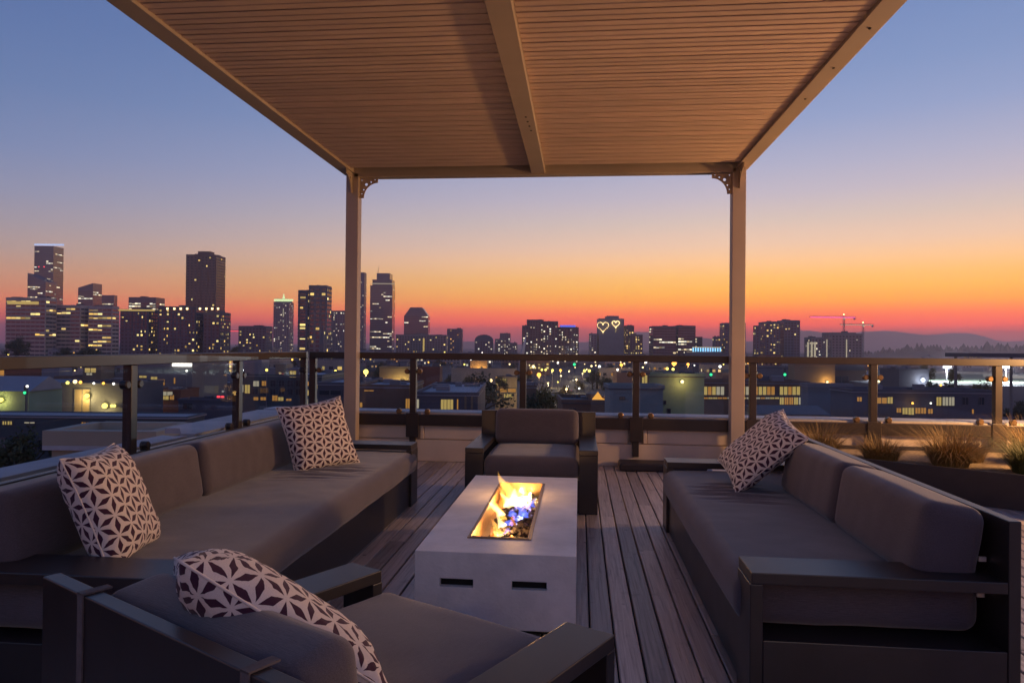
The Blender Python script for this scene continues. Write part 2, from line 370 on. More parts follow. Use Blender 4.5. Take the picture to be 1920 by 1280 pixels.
def knee_mesh():
    bm = bmesh.new(); S = .19
    out = [(0, 0), (S, 0), (S, -.028)]
    for k in range(0, 11):
        a = pi/2*k/10; cx, cz, rr = S, -S-.015, S-.045
        out.append((cx-rr*sin(a)*1.02, cz+rr*cos(a)*1.08))
    out += [(.028, -S-.015), (0, -S-.015)]
    loops = [out]
    for hx_, hz_, hr in ((.068, -.064, .015), (.118, -.040, .008), (.040, -.118, .008), (.02, -.02, .006), (.02, -.16, .006), (.16, -.015, .006)):
        loops.append([(hx_+hr*cos(2*pi*k/10), hz_+hr*sin(2*pi*k/10)) for k in range(10)])
    es = []
    for lp in loops:
        vs_ = [bm.verts.new((p[0], 0, p[1])) for p in lp]
        es += [bm.edges.new((vs_[k], vs_[(k+1) % len(vs_)])) for k in range(len(vs_))]
    bmesh.ops.triangle_fill(bm, edges=es, use_beauty=True)
    bmesh.ops.recalc_face_normals(bm, faces=bm.faces)
    r_ = bmesh.ops.extrude_face_region(bm, geom=bm.faces[:])
    for v in [g for g in r_['geom'] if isinstance(g, bmesh.types.BMVert)]: v.co.y += .008
    bmesh.ops.recalc_face_normals(bm, faces=bm.faces)
    me = bpy.data.meshes.new('knee_bracket'); bm.to_mesh(me); bm.free(); me.materials.append(bm_); return me
knee = knee_mesh()
PW = .13
for sx, px in ((1, PX0+.05), (-1, PX1-.035-PW)):
    for sy, py in ((-1, PY1-.12), (1, PY0+.02)):
        po = slab('post', px, px+PW, py, py+PW-.012, 0.0, 2.965 if True else 0, bm_, pg, .005)
        slab('foot_plate', px-.03, px+PW+.03, py-.03, py+PW+.018, 0.002, .012, bm_, po, .003)
        for q in range(2):
            if q == 0: loc, rz = (px+(PW+.001 if sx > 0 else -.001), py+.05, 2.923), (0 if sx > 0 else pi)
            else: loc, rz = (px+.06, py+(-.001 if sy < 0 else PW-.011), 2.968), (-pi/2 if sy < 0 else pi/2)
            b = link('knee_bracket', knee, None, po, loc); b.rotation_euler.z = rz

# ------------------------------------------------------------------ soft goods
def spaced(n, r, L):
    """n cells over [-L/2, L/2], finer near the ends"""
    e = [-L/2+r*(1-cos(pi/2*k/5)) for k in range(6)]
    mid = [(-L/2+r)+(L-2*r)*k/n for k in range(1, n)]
    return e+mid+[-t for t in e[::-1]]
def cushion_mesh(name, lx, ly, lz, r=.05, top=.012, side=.01, creases=(), seed=1, cell=.03, wob=.003):
    gx, gy, gz = [spaced(max(3, int((L-2*r)/cell)), r, L) for L in (lx, ly, lz)]
    ids = {}; vs_ = []; fs = []
    hx_, hy_, hz_ = lx/2, ly/2, lz/2
    def vert(p):
        k = (round(p[0], 5), round(p[1], 5), round(p[2], 5))
        if k in ids: return ids[k]
        q = Vector((max(-hx_+r, min(hx_-r, p[0])), max(-hy_+r, min(hy_-r, p[1])), max(-hz_+r, min(hz_-r, p[2]))))
        d = Vector(p)-q
        if d.length > 1e-9:
            # map cube corner onto sphere
            u = d/r; x_, y_, z_ = u
            s = Vector((x_*sqrt(max(0, 1-y_*y_/2-z_*z_/2+y_*y_*z_*z_/3)), y_*sqrt(max(0, 1-x_*x_/2-z_*z_/2+x_*x_*z_*z_/3)), z_*sqrt(max(0, 1-x_*x_/2-y_*y_/2+x_*x_*y_*y_/3))))
            w = q+s*r
        else: w = q
        ux, uy, uz = w.x/hx_, w.y/hy_, w.z/hz_
        fx, fy, fz = 1-ux*ux, 1-uy*uy, 1-uz*uz
        nz = noise.noise(Vector((w.x*4+seed*7, w.y*4, w.z*4)))
        n2 = noise.noise(Vector((w.x*11+seed*3, w.y*11, w.z*11)))
        w.z += (1 if uz > 0 else -.4)*abs(uz)*top*max(fx, 0)**.5*max(fy, 0)**.5
        w.x += ux*side*max(fy, 0)**.5*max(fz, 0)
        w.y += uy*side*max(fx, 0)**.5*max(fz, 0)
        w += Vector((nz*.3, nz*.3, nz))*wob + Vector((n2*.2, n2*.2, n2))*wob*.5
        if uz > .5:
            for (cx, cy_, half, wid, amp, sl) in creases:
                t = (w.x-cx)/half
                if abs(t) < 1:
                    d_ = (w.y-cy_-sl*(w.x-cx)-.010*sin(9*w.x+cy_*40))/wid
                    w.z -= 2.6*amp*(1-t*t)*(math.exp(-d_*d_)-.6*math.exp(-(d_-1.7)**2))
        ids[k] = len(vs_); vs_.append(tuple(w)); return ids[k]
    def face(ga, gb, mk, flip):
        for i_ in range(len(ga)-1):
            for j_ in range(len(gb)-1):
                q = [vert(mk(ga[i_], gb[j_])), vert(mk(ga[i_+1], gb[j_])), vert(mk(ga[i_+1], gb[j_+1])), vert(mk(ga[i_], gb[j_+1]))]
                fs.append(q[::-1] if flip else q)
    face(gx, gy, lambda a, b: (a, b, hz_), False); face(gx, gy, lambda a, b: (a, b, -hz_), True)
    face(gx, gz, lambda a, b: (a, -hy_, b), False); face(gx, gz, lambda a, b: (a, hy_, b), True)
    face(gy, gz, lambda a, b: (hx_, a, b), False); face(gy, gz, lambda a, b: (-hx_, a, b), True)
    me = bpy.data.meshes.new(name); me.from_pydata(vs_, [], fs); me.update()
    me.polygons.foreach_set('use_smooth', [True]*len(me.polygons)); return me
def welt(name, lx, ly, z, r, parent, m, loc):
    """a sewn seam: a thin cord round the cushion's rim"""
    pts = []
    for cx, cy_, a0 in ((lx/2-r, ly/2-r, 0), (-lx/2+r, ly/2-r, pi/2), (-lx/2+r, -ly/2+r, pi), (lx/2-r, -ly/2+r, 1.5*pi)):
        for k in range(6): a = a0+pi/2*k/5; pts.append((cx+r*cos(a), cy_+r*sin(a), z))
    pts.append(pts[0])
    return MB().tube(pts, .0035, 5, False).build(name, m, parent, True, loc)

def seat_set(name, label, cat, origin, rz, L, D, armw, backs, seat_y, creases=(), group=None, straps=(), cell=.03, tie=False):
    """frame of flat slabs; local x runs from the front edge (0) to the back (D), local y along the width"""
    r = empty(name, origin, rz); tag(r, label, cat, group)
    T = .038; AZ = .458; F = M['frame']
    slab('back_panel', D-T, D, 0, L, .05, .655, F, r)
    for y0 in (0, L-armw):
        slab('armrest', 0, D-T-.001, y0, y0+armw, AZ-T, AZ, F, r)
        slab('leg', -.004, T, y0+.001, y0+armw-.001, .0, AZ-T-.0005, F, r)
        yy = (y0+.002, y0+T) if y0 == 0 else (y0+armw-T, y0+armw-.002)
        slab('side_apron', T+.001, D-T-.001, yy[0], yy[1], .006, .235, F, r)
    slab('front_apron', .012, .05, armw*.5, L-armw*.5, .004, .238, F, r)
    slab('platform', .051, D-T-.001, T+.002, L-T-.002, .19, .230, F, r, .002)
    sx1 = D-T-.015; h = .165; y0, y1 = seat_y
    sc_ = [(c[0]-(sx1-.02)/2, c[1]-(y0+y1)/2, *c[2:]) for c in creases]
    s = link('seat_cushion', cushion_mesh('seat_cushion', sx1+.02, y1-y0, h, .055, .014, .012, sc_, hash_(label), cell), M['fabric'], r, ((sx1-.02)/2, (y0+y1)/2, .236+h/2))
    for j, (b0, b1, hz, th) in enumerate(backs):
        b = link('back_cushion', cushion_mesh('back_cushion', b1-b0, hz, th, .045, .013, .005, (), j+hash_(label), cell, .005), M['fabric'], r)
        # stand it up: cushion local z becomes the front (-x), local y becomes up
        tilt = R(9)
        b.matrix_parent_inverse = Matrix()
        up_ = Vector((sin(tilt), 0, cos(tilt))); nrm = Vector((-cos(tilt), 0, sin(tilt))); ax = up_.cross(nrm)
        mm = Matrix((ax, up_, nrm)).transposed().to_4x4()
        cx = D-T-.012-th/2-hz/2*sin(tilt)*.6
        b.matrix_local = Matrix.Translation((cx, (b0+b1)/2, .395+hz/2*cos(tilt))) @ mm
    for y_ in straps:
        st = MB(); w = .024
        st.box(D+.0005, D+.004, y_-w/2, y_+w/2, .44, .659); st.box(D-T-.02, D+.004, y_-w/2, y_+w/2, .656, .660); st.box(D+.0005, D+.006, y_-w*1.6, y_+w*1.6, .43, .445)
        st.build('strap', M['strap'], r)
    if tie:
        for (tx, ty, tz) in tie:
            MB().box(tx, tx+.024, ty, ty+.008, tz, tz+.016).build('tie_tag', M['tagw'], r).rotation_euler.z = .02
    return r
def hash_(s): return sum(ord(c)*(i+1) for i, c in enumerate(s)) % 97

def crs(*l): return l
seat_set('sofa', 'long taupe outdoor sofa along the left railing', 'sofa', (-1.24, 5.30, 0), pi, 3.22, .93, .20,
         [(.66, 1.88, .285, .20), (1.90, 3.12, .285, .20)], (.07, 3.15),
         [(.34, .98, .30, .020, .006, .16), (.30, 1.06, .27, .018, .007, .10), (.36, 1.14, .26, .022, .006, .18), (.28, 1.23, .24, .02, .005, .05), (.40, 1.33, .22, .02, .004, .15), (.33, .88, .22, .02, .004, .1)], cell=.022)
seat_set('sofa', 'shorter taupe outdoor sofa on the right before the planter', 'sofa', (.575, 2.385, 0), 0, 2.42, .84, .19,
         [(.09, .88, .285, .20), (.90, 1.70, .285, .20)], (.12, 2.30),
         [(.26, 1.66, .22, .018, .007, -.10), (.30, 1.56, .26, .016, .008, -.06), (.28, 1.46, .27, .018, .007, -.12), (.27, 1.37, .24, .016, .005, -.05), (.32, 1.28, .2, .018, .004, -.1), (.3, 1.76, .2, .018, .004, 0)], cell=.022,
         tie=[(.775, .10, .49), (.77, .10, .37)])
seat_set('armchair', 'taupe armchair facing the camera beyond the fire pit', 'armchair', (.14, 5.04, 0), pi/2, .965, .90, .135, [(.145, .82, .285, .19)], (.14, .825))
seat_set('armchair', 'taupe armchair in the near left corner, turned to the fire', 'armchair', (-.768, 2.328, 0), math.atan2(-.866, -.50), 1.0, .94, .145,
         [(.155, .845, .255, .17)], (.15, .85), straps=(.20, .80))

def pillow_mesh(S, T, seed):
    n = 44; vs_ = []; fs = []; uvs = []
    for side in (1, -1):
        b = len(vs_)
        for i_ in range(n+1):
            for j_ in range(n+1):
                u = -cos(pi*i_/n); v = -cos(pi*j_/n)
                u = .6*u+.4*(2*i_/n-1); v = .6*v+.4*(2*j_/n-1)
                px = S/2*u*(1-.085*(1-v*v)*u*u); py = S/2*v*(1-.085*(1-u*u)*v*v)
                t = T/2*(max(0, (1-u**4)*(1-v**4)))**.55
                w = noise.noise(Vector((px*7+seed, py*7, side)))*.010+noise.noise(Vector((px*18+seed, py*18, side*3)))*.004
                # tension folds running in from the corners
                ff = abs(u*v); w += .006*ff*sin(26*(u*u-v*v)+seed)
                vs_.append((px, py, side*(t+w*min(1, t/(T*.2))))); uvs.append((px+(.3 if side < 0 else 0)+seed*.013, py+seed*.021))
        for i_ in range(n):
            for j_ in range(n):
                q = (b+i_*(n+1)+j_, b+(i_+1)*(n+1)+j_, b+(i_+1)*(n+1)+j_+1, b+i_*(n+1)+j_+1)
                fs.append(q if side > 0 else q[::-1])
    # cloth coordinates follow the length of the cloth over the bulge, so that the print is not stretched
    for s_ in range(2):
        b = s_*(n+1)**2; g_ = lambda i_, j_: Vector(vs_[b+i_*(n+1)+j_]); h_ = n//2; U = {}; V = {}
        for a_ in range(n+1):
            U[(h_, a_)] = 0.0; V[(a_, h_)] = 0.0
            for k in range(h_, n):
                U[(k+1, a_)] = U[(k, a_)]+(g_(k+1, a_)-g_(k, a_)).length; V[(a_, k+1)] = V[(a_, k)]+(g_(a_, k+1)-g_(a_, k)).length
            for k in range(h_, 0, -1):
                U[(k-1, a_)] = U[(k, a_)]-(g_(k-1, a_)-g_(k, a_)).length; V[(a_, k-1)] = V[(a_, k)]-(g_(a_, k-1)-g_(a_, k)).length
        for i_ in range(n+1):
            for j_ in range(n+1): uvs[b+i_*(n+1)+j_] = (U[(i_, j_)]+(.31 if s_ else 0)+seed*.013, V[(i_, j_)]+seed*.021)
    me = bpy.data.meshes.new('pillow'); me.from_pydata(vs_, [], fs); me.update()
    ul = me.uv_layers.new(name='UVMap')
    for lp in me.loops: ul.data[lp.index].uv = uvs[lp.vertex_index]
    me.polygons.foreach_set('use_smooth', [True]*len(me.polygons)); me.materials.append(M['star']); return me
def pillow(label, c, nrm, up_, S, T, seed, spin=0):
    r = empty('throw_pillow'); tag(r, label, 'pillow', 'star print throw pillows')
    n_ = Vector(nrm).normalized(); u_ = (Vector(up_)-n_*Vector(up_).dot(n_)).normalized(); x_ = u_.cross(n_)
    r.matrix_world = Matrix.Translation(c) @ Matrix((x_, u_, n_)).transposed().to_4x4() @ Matrix.Rotation(spin, 4, 'Z')
    link('cover', pillow_mesh(S, T, seed), None, r)
    pts = []
    for k in range(4):
        for i_ in range(16):
            t = -1+2*i_/16
            e = [(t, -1), (1, t), (-t, 1), (-1, -t)][k]; u, v = e
            pts.append((S/2*u*(1-.085*(1-v*v)*u*u), S/2*v*(1-.085*(1-u*u)*v*v), 0))
    pts.append(pts[0])
    MB().tube(pts, .0032, 5, False).build('seam', M['star'], r, True)
    return r
pillow('white star print pillow at the near end of the left sofa', (-1.75, 2.48, .59), (.88, .22, .38), (0, 0, 1), .44, .17, 3, R(-1))
pillow('white star print pillow at the far end of the left sofa', (-1.69, 4.42, .605), (.70, -.62, .36), (0, 0, 1), .47, .16, 9, R(7))
pillow('white star print pillow leaning on the right sofa', (1.045, 4.16, .615), (-.68, -.16, .72), (.70, .05, .70), .50, .15, 14, R(-12))
pillow('purple and white star print pillow on the near armchair', (-.715, 1.585, .553), (.42, .50, .76), (-.45, -.62, .62), .52, .17, 21, R(-26))

# ------------------------------------------------------------------ fire pit and fire
fp = empty('fire_pit', (0, 0, 0)); tag(fp, 'pale concrete fire pit table with two slots in its front', 'fire pit')
FX0, FX1, FY0, FY1, FZ0, FZ1 = -.675, -.005, 2.862, 4.58, .035, .346
BX0, BX1, BY0, BY1 = -.478, -.217, 3.09, 4.335
mb = MB()
xs = [FX0, -.569, -.429, -.269, -.125, FX1]; zs = [FZ0, .202, .236, FZ1]
for a in range(5):
    for b in range(3):
        if b == 1 and a in (1, 3):
            x0, x1, z0, z1 = xs[a], xs[a+1], zs[b], zs[b+1]; y0, y1 = FY0, FY0+.03
            mb.quad((x0, y0, z0), (x1, y0, z0), (x1, y1, z0), (x0, y1, z0)); mb.quad((x0, y1, z1), (x1, y1, z1), (x1, y0, z1), (x0, y0, z1))
            mb.quad((x0, y0, z1), (x0, y0, z0), (x0, y1, z0), (x0, y1, z1)); mb.quad((x1, y0, z0), (x1, y0, z1), (x1, y1, z1), (x1, y1, z0))
        else: mb.quad((xs[a], FY0, zs[b]), (xs[a+1], FY0, zs[b]), (xs[a+1], FY0, zs[b+1]), (xs[a], FY0, zs[b+1]))
mb.quad((FX1, FY0, FZ0), (FX1, FY1, FZ0), (FX1, FY1, FZ1), (FX1, FY0, FZ1)); mb.quad((FX0, FY1, FZ0), (FX0, FY0, FZ0), (FX0, FY0, FZ1), (FX0, FY1, FZ1))
mb.quad((FX1, FY1, FZ0), (FX0, FY1, FZ0), (FX0, FY1, FZ1), (FX1, FY1, FZ1)); mb.quad((FX0, FY1, FZ0), (FX1, FY1, FZ0), (FX1, FY0, FZ0), (FX0, FY0, FZ0))
tx = [FX0, BX0, BX1, FX1]; ty = [FY0, BY0, BY1, FY1]
for a in range(3):
    for b in range(3):
        if (a, b) != (1, 1): mb.quad((tx[a], ty[b], FZ1), (tx[a+1], ty[b], FZ1), (tx[a+1], ty[b+1], FZ1), (tx[a], ty[b+1], FZ1))
me = mb.mesh('body'); b_ = bmesh.new(); b_.from_mesh(me); bmesh.ops.remove_doubles(b_, verts=b_.verts, dist=1e-5); b_.to_mesh(me); b_.free()
link('body', me, M['concrete'], fp)
for a in (1, 3): MB().box(xs[a]-.002, xs[a+1]+.002, FY0+.028, FY0+.033, zs[1]-.002, zs[2]+.002).build('slot_back', M['black'], fp)
slab('plinth', FX0+.05, FX1-.05, FY0+.06, FY1-.06, 0.001, FZ0, M['black'], fp, 0)
mb = MB(); BD = FZ1-.085
for (x0, x1, y0, y1) in ((BX0-.001, BX0+.004, BY0, BY1), (BX1-.004, BX1+.001, BY0, BY1), (BX0+.004, BX1-.004, BY0-.001, BY0+.004), (BX0+.004, BX1-.004, BY1-.004, BY1+.001)): mb.box(x0, x1, y0, y1, BD, FZ1+.006)
mb.box(BX0, BX1, BY0, BY1, BD-.006, BD-.0005)
mb.build('burner_tray', M['bronze'], fp)
mb = MB()
for (x0, x1, y0, y1) in ((BX0-.012, BX0-.004, BY0-.012, BY1+.012), (BX1+.004, BX1+.012, BY0-.012, BY1+.012), (BX0-.004, BX1+.004, BY0-.012, BY0-.004), (BX0-.004, BX1+.004, BY1+.004, BY1+.012)): mb.box(x0, x1, y0, y1, FZ1-.01, FZ1+.004)
mb.build('tray_rim', M['bronze'], fp)
MB().tube([(-.347, BY0+.08, BD+.02), (-.347, BY1-.08, BD+.02)], .011, 10).build('burner_pipe', M['rail'], fp)
mb = MB(); rr = random.Random(5)
def rock(mb, c, s):
    base = len(mb.v); bm = bmesh.new(); bmesh.ops.create_icosphere(bm, subdivisions=1, radius=1)
    q = Vector((rr.random()*9, rr.random()*9, rr.random()*9)); st = Vector((rr.uniform(.7, 1.2), rr.uniform(.7, 1.2), rr.uniform(.55, .9)))
    for v in bm.verts: v.co = v.co*(1+.55*noise.noise(v.co*1.6+q)); v.co = Vector((v.co.x*st.x, v.co.y*st.y, v.co.z*st.z))*s
    bm.verts.index_update()
    mb.add([tuple(v.co+Vector(c)) for v in bm.verts], [tuple(v.index for v in f.verts) for f in bm.faces]); bm.free()
for k in range(520):
    x = rr.uniform(BX0+.055, BX1-.012); y = rr.uniform(BY0+.015, BY1-.10)
    if x < BX0+.075 and rr.random() < .5: continue
    hgt = .030*(1-abs((x+.31)/.10)**2*.5)
    rock(mb, (x, y, BD+.014+rr.uniform(0, .6)*max(hgt, 0)+.008), rr.uniform(.011, .019))
o = mb.build('lava_rocks', M['rock']); tag(o, 'bed of dark lava rocks filling the fire pit tray', 'rocks', kind='stuff')

def volmat(name, c, s):
    m, t, out = newmat(name); g = NT(t); e = g.n('ShaderNodeEmission', {0: c4(c), 1: s}); t.links.new(e.outputs[0], out.inputs['Volume']); m.cycles.emission_sampling = 'NONE'; return m
VY = volmat('flame yellow', (1, .48, .08), 38); VW = volmat('flame white', (1, .72, .33), 60); VB = volmat('flame blue', (.13, .20, 1), 26); VO = volmat('flame orange', (1, .27, .03), 30)
fire = empty('fire', (-.36, 3.85, BD)); tag(fire, 'yellow and blue gas fire burning in the fire pit', 'fire')
def tongue(x, y, h, r, lx, ly, m, seed, z0=.02):
    pts = []; rad = []; n = 14; rs = random.Random(seed); ph = rs.random()*6
    for k in range(n+1):
        t = k/n
        pts.append((x+.36+lx*t**1.5+.10*h*sin(5*t+ph)*t, y-3.85+ly*t**1.5+.10*h*cos(4.2*t+ph)*t, z0+h*t))
        rad.append(max(.0008, r*(1.0*(1-t)**.85)*(.45+1.6*min(t*3, .55))*(1+.22*sin(9*t+ph*2))))
    return MB().tube(pts, rad, 9).build('flame', m, fire, True)
rs = random.Random(11)
for (x, y, h, r, lx, ly, m) in [
    (-.40, 4.12, .175, .030, -.075, .02, VY), (-.375, 4.05, .135, .036, -.03, .03, VY), (-.34, 4.10, .115, .034, .03, .02, VY), (-.31, 4.02, .10, .030, .03, .03, VY),
    (-.355, 4.0, .105, .040, -.02, .0, VW), (-.33, 3.95, .085, .036, .02, .02, VW), (-.385, 3.93, .095, .028, -.05, .0, VW), (-.30, 4.06, .08, .026, .04, -.01, VW),
    (-.40, 3.70, .10, .022, -.075, -.01, VW), (-.385, 3.60, .12, .024, -.055, .02, VY), (-.37, 3.48, .085, .020, -.05, 0, VW), (-.36, 3.22, .115, .020, -.060, .04, VY), (-.345, 3.17, .07, .020, -.02, .0, VW),
    (-.42, 3.95, .10, .022, -.03, .06, VO), (-.41, 4.2, .09, .022, -.03, .05, VO), (-.39, 3.30, .06, .022, -.03, .02, VO),
    (-.33, 3.82, .065, .036, .02, .02, VB), (-.30, 3.75, .055, .034, .03, .0, VB), (-.345, 3.68, .06, .032, .0, .02, VB), (-.29, 3.9, .05, .03, .04, 0, VB), (-.31, 3.62, .05, .03, .03, .02, VB), (-.27, 3.98, .055, .022, .03, .02, VB), (-.35, 3.52, .05, .028, .01, 0, VB), (-.34, 3.38, .04, .024, .0, .0, VB), (-.42, 4.05, .12, .018, -.06, -.02, VY), (-.345, 4.2, .10, .022, -.01, .03, VY), (-.29, 3.86, .07, .02, .03, .03, VY), (-.41, 3.78, .075, .016, -.07, .03, VY), (-.33, 3.56, .06, .018, -.01, .02, VO), (-.37, 3.36, .075, .016, -.045, .0, VY), (-.31, 3.28, .035, .02, .0, .0, VO), (-.285, 3.7, .045, .026, .03, .02, VB)]:
    tongue(x, y, h, r, lx, ly, m, rs.random())
def lamp(name, loc, power, c, parent=None, radius=.05):
    d = bpy.data.lights.new(name, 'POINT'); d.energy = power; d.color = c; d.shadow_soft_size = radius
    o = bpy.data.objects.new(name, d); col.objects.link(o); o.location = loc
    if parent: o.parent = parent
    return o
lamp('fire_light', (0, .12, .26), 3.0, (1, .50, .16), fire, .05)
lamp('fire_light', (-.01, .12, .062), 9, (1, .50, .16), fire, .03)
lamp('fire_light', (-.01, -.5, .062), 6, (1, .50, .16), fire, .03)

# ------------------------------------------------------------------ planter, small things on the deck
pl = empty('planter', (0, 0, 0)); tag(pl, 'long low dark steel planter angled across the right corner', 'planter')
ring = [(1.85, 6.62), (4.1, 5.04), (5.0, 5.04), (5.0, 7.10), (1.85, 7.10)]
def inset(poly, d):
    n = len(poly); out = []
    for i_ in range(n):
        p0, p1, p2 = [Vector(poly[(i_+k) % n]) for k in (-1, 0, 1)]
        a = (p1-p0).normalized(); b = (p2-p1).normalized(); na = Vector((-a.y, a.x)); nb = Vector((-b.y, b.x))
        q = (na+nb).normalized(); out.append(tuple(p1+q*(d/max(.2, q.dot(na)))))
    return out
inn = inset(ring, .03)
for i_ in range(5):
    a, b, c, d = ring[i_], ring[(i_+1) % 5], inn[(i_+1) % 5], inn[i_]
    mb = MB().prism([a, b, c, d], 2, 0.001, .27); me = mb.mesh('side'); fix_normals(me); link('side', me, M['planter'], pl)
g = 14; sv = []; sf = []
mb = MB(); mb.prism(inset(ring, .031), 2, .05, .235); me = mb.mesh('soil'); fix_normals(me); link('soil', me, M['soil'], pl)
def grassmat(n, a, b):
    m, t, out = newmat(n); g_ = NT(t); r_ = g_.n('ShaderNodeNewGeometry').outputs['Random Per Island']
    p = g_.n('ShaderNodeBsdfPrincipled', {'Base Color': g_.mix(r_, c4(a), c4(b)), 'Roughness': .6, 'Specular IOR Level': .3})
    t.links.new(p.outputs[0], out.inputs[0]); return m
M['straw'] = grassmat('straw grass', (.40, .25, .09), (.16, .12, .04)); M['green'] = grassmat('green grass', (.06, .085, .02), (.16, .15, .04))
def grass(label, x, y, n, h, spread_, m, seed):
    rs = random.Random(seed); mb = MB()
    for k in range(n):
        a = rs.uniform(0, 2*pi); r0 = .13*sqrt(rs.random()); d = Vector((cos(a+rs.gauss(0, .5)), sin(a+rs.gauss(0, .5)), 0)).normalized(); L = h*(.45+.75*rs.random()**1.4); out_ = spread_*rs.uniform(.1, 1.0)
        p0 = Vector((r0*cos(a), r0*sin(a), 0)); side = d.cross(Vector((0, 0, 1))); w = rs.uniform(.0014, .003); seg = 7
        vs_ = []; droop = rs.random()**1.5*1.25
        for s_ in range(seg+1):
            t = s_/seg; q = p0+d*out_*L*(.35*t+.65*t*t)+Vector((0, 0, L*(t-droop*.62*t*t*t)))+side*(.05*sin(3*t+k)*L*t)
            ww = w*(1-t*.85); vs_ += [tuple(q-side*ww), tuple(q+side*ww)]
        mb.add(vs_, [(2*s_, 2*s_+1, 2*s_+3, 2*s_+2) for s_ in range(seg)])
    o = mb.build('ornamental_grass', m, None, False, (x, y, .232)); tag(o, label, 'grass plant', 'ornamental grasses in the planter'); o['kind'] = 'thing'
grass('wispy straw grass at the planter end beside the sofa back', 2.20, 6.62, 1500, .30, 1.25, M['straw'], 1)
grass('low brownish grass tuft second along the dark planter', 2.66, 6.46, 1500, .22, 1.5, M['straw'], 2)
grass('tall golden arching grass in the middle of the planter', 3.10, 6.18, 2300, .32, 1.4, M['straw'], 3)
grass('small straw tuft between the golden and the green clump', 3.38, 6.48, 1000, .28, 1.2, M['straw'], 6)
grass('dense green grass clump at the right edge of the photo', 3.58, 5.90, 2300, .30, 1.35, M['green'], 4)
grass('golden wispy grass behind the green clump by the railing', 3.92, 6.45, 1500, .36, 1.0, M['straw'], 5)
slab_ = slab('dark_slab', .40, 1.36, 6.84, 7.125, .003, .075, M['planter'], None, .015); tag(slab_, 'dark low slab along the foot of the cream wall', 'mat')  # plain dark slab, low along the wall foot
bm = MB().prism([(0, 0), (.26, 0), (.20, .10), (.07, .10)], 1, -.09, .09).mesh('weight_block'); fix_normals(bm); o = link('weight_block', bm, M['block'], None, (1.13, 6.50, .002)); tag(o, 'pale wedge shaped block on the deck behind the right sofa', 'block')
o = link('sand_bag', cushion_mesh('sand_bag', .30, .2, .10, .045, .02, .02, (), 4, .03, .012), M['block'], None, (-2.05, 6.86, .052)); tag(o, 'pale lumpy bag lying at the foot of the left post', 'bag')

# outside the picture: terrace lamp at the right, lamp added behind as warm fill
def lampglass():
    m, t, out = newmat('lamp glass'); g_ = NT(t)
    a = g_.n('ShaderNodeAddShader', {0: g_.n('ShaderNodeBsdfTransparent').outputs[0], 1: g_.n('ShaderNodeEmission', {0: (1, .62, .28, 1), 1: 2.0}).outputs[0]})
    t.links.new(a.outputs[0], out.inputs[0]); m.cycles.emission_sampling = 'NONE'; return m
M['lampglass'] = lampglass()
def lantern(label, x, y, h, power, lc=(1, .52, .20)):
    r = empty('terrace_lamp', (x, y, 0)); tag(r, label, 'lamp')
    slab('foot', -.12, .12, -.12, .12, 0.001, .02, M['rail'], r)
    MB().tube([(0, 0, .02), (0, 0, h-.18)], .022, 10).build('pole', M['rail'], r)
    MB().tube([(0, 0, h-.20), (0, 0, h-.165)], .05, 12).build('collar', M['rail'], r)
    MB().ball((0, 0, h), .18, 20, 12).build('globe', M['lampglass'], r, True)
    lamp('lamp_light', (0, 0, h), power, lc, r, .16)
    return r
lantern('warm terrace lamp standing beyond the planter, right of the view', 5.35, 6.05, 1.45, 760)
lantern('added warm fill lamp standing unseen behind the camera', 2.2, -3.4, 2.2, 55, (1, .66, .38))  # added: no lamp known here, fills warm light from behind the camera

# ------------------------------------------------------------------ the city
def at(px, py, d):
    """photo pixel -> point at distance d along the camera axis"""
    return Vector((0, 0, EYE)) + (FWD + RI*((px-960)/FPX) - UP*((py-640)/FPX))*d
M['asphalt'] = mat('city ground', (.06, .06, .065), .85, .35, .02, 0)
MB().quad((-11000, -3000, GZ), (11000, -3000, GZ), (11000, 11500, GZ), (-11000, 11500, GZ)).build('ground', M['asphalt'])['kind'] = 'structure'
def wallm(n, c, **k): M[n] = mat(n, c, .7, .12, .15, 0, **k); return M[n]
wallm('w_navy', (.10, .115, .165)); wallm('w_dark', (.105, .105, .135)); wallm('w_grey', (.20, .19, .20)); wallm('w_beige', (.52, .41, .35)); wallm('w_brown', (.20, .125, .09))
M['w_glass'] = mat('w_glass', (.06, .08, .125), .22, .12, .15, 0, spec=.9); wallm('w_cream', (.42, .36, .28)); wallm('w_green', (.26, .37, .25)); wallm('w_teal', (.20, .26, .28)); wallm('w_tan', (.30, .22, .14)); wallm('w_red', (.16, .045, .03)); wallm('w_blue', (.06, .09, .115))
wallm('w_concrete', (.24, .23, .25)); wallm('roof', (.34, .34, .38)); wallm('roofdark', (.10, .10, .12))
M['pane'] = mat('dark window glass', (.03, .04, .06), .10, .2, .5, spec=1.0)
M['lit'] = glow('lit windows warm', (1, .46, .10), 1.7, (1, .78, .40), .22)
M['litw'] = glow('lit windows white', (1, .72, .36), 1.9, (.95, .92, .75), .22)
M['lity'] = glow('lit windows yellow', (1, .55, .10), 2.0, (1, .80, .30), .3)
M['lito'] = glow('lit windows orange', (1, .36, .05), 1.5, (1, .52, .14), .3)
for n_, c_, s_ in (('g_white', (1, .93, .8), 4), ('g_red', (1, .07, .10), 1.6), ('g_pink', (1, .12, .55), 1.3), ('g_blue', (.12, .18, 1), .9), ('g_green', (.05, 1, .35), 1.8), ('g_warm', (1, .70, .30), 4), ('g_orange', (1, .42, .06), 4), ('g_yellow', (1, .78, .16), 3), ('g_cool', (.75, .85, 1), 9), ('g_crown', (.55, .65, 1), 1.0), ('g_lime', (.8, 1, .5), 1.1), ('g_sky', (.25, .62, 1), 1.5)):
    M[n_] = glow(n_, c_, s_)

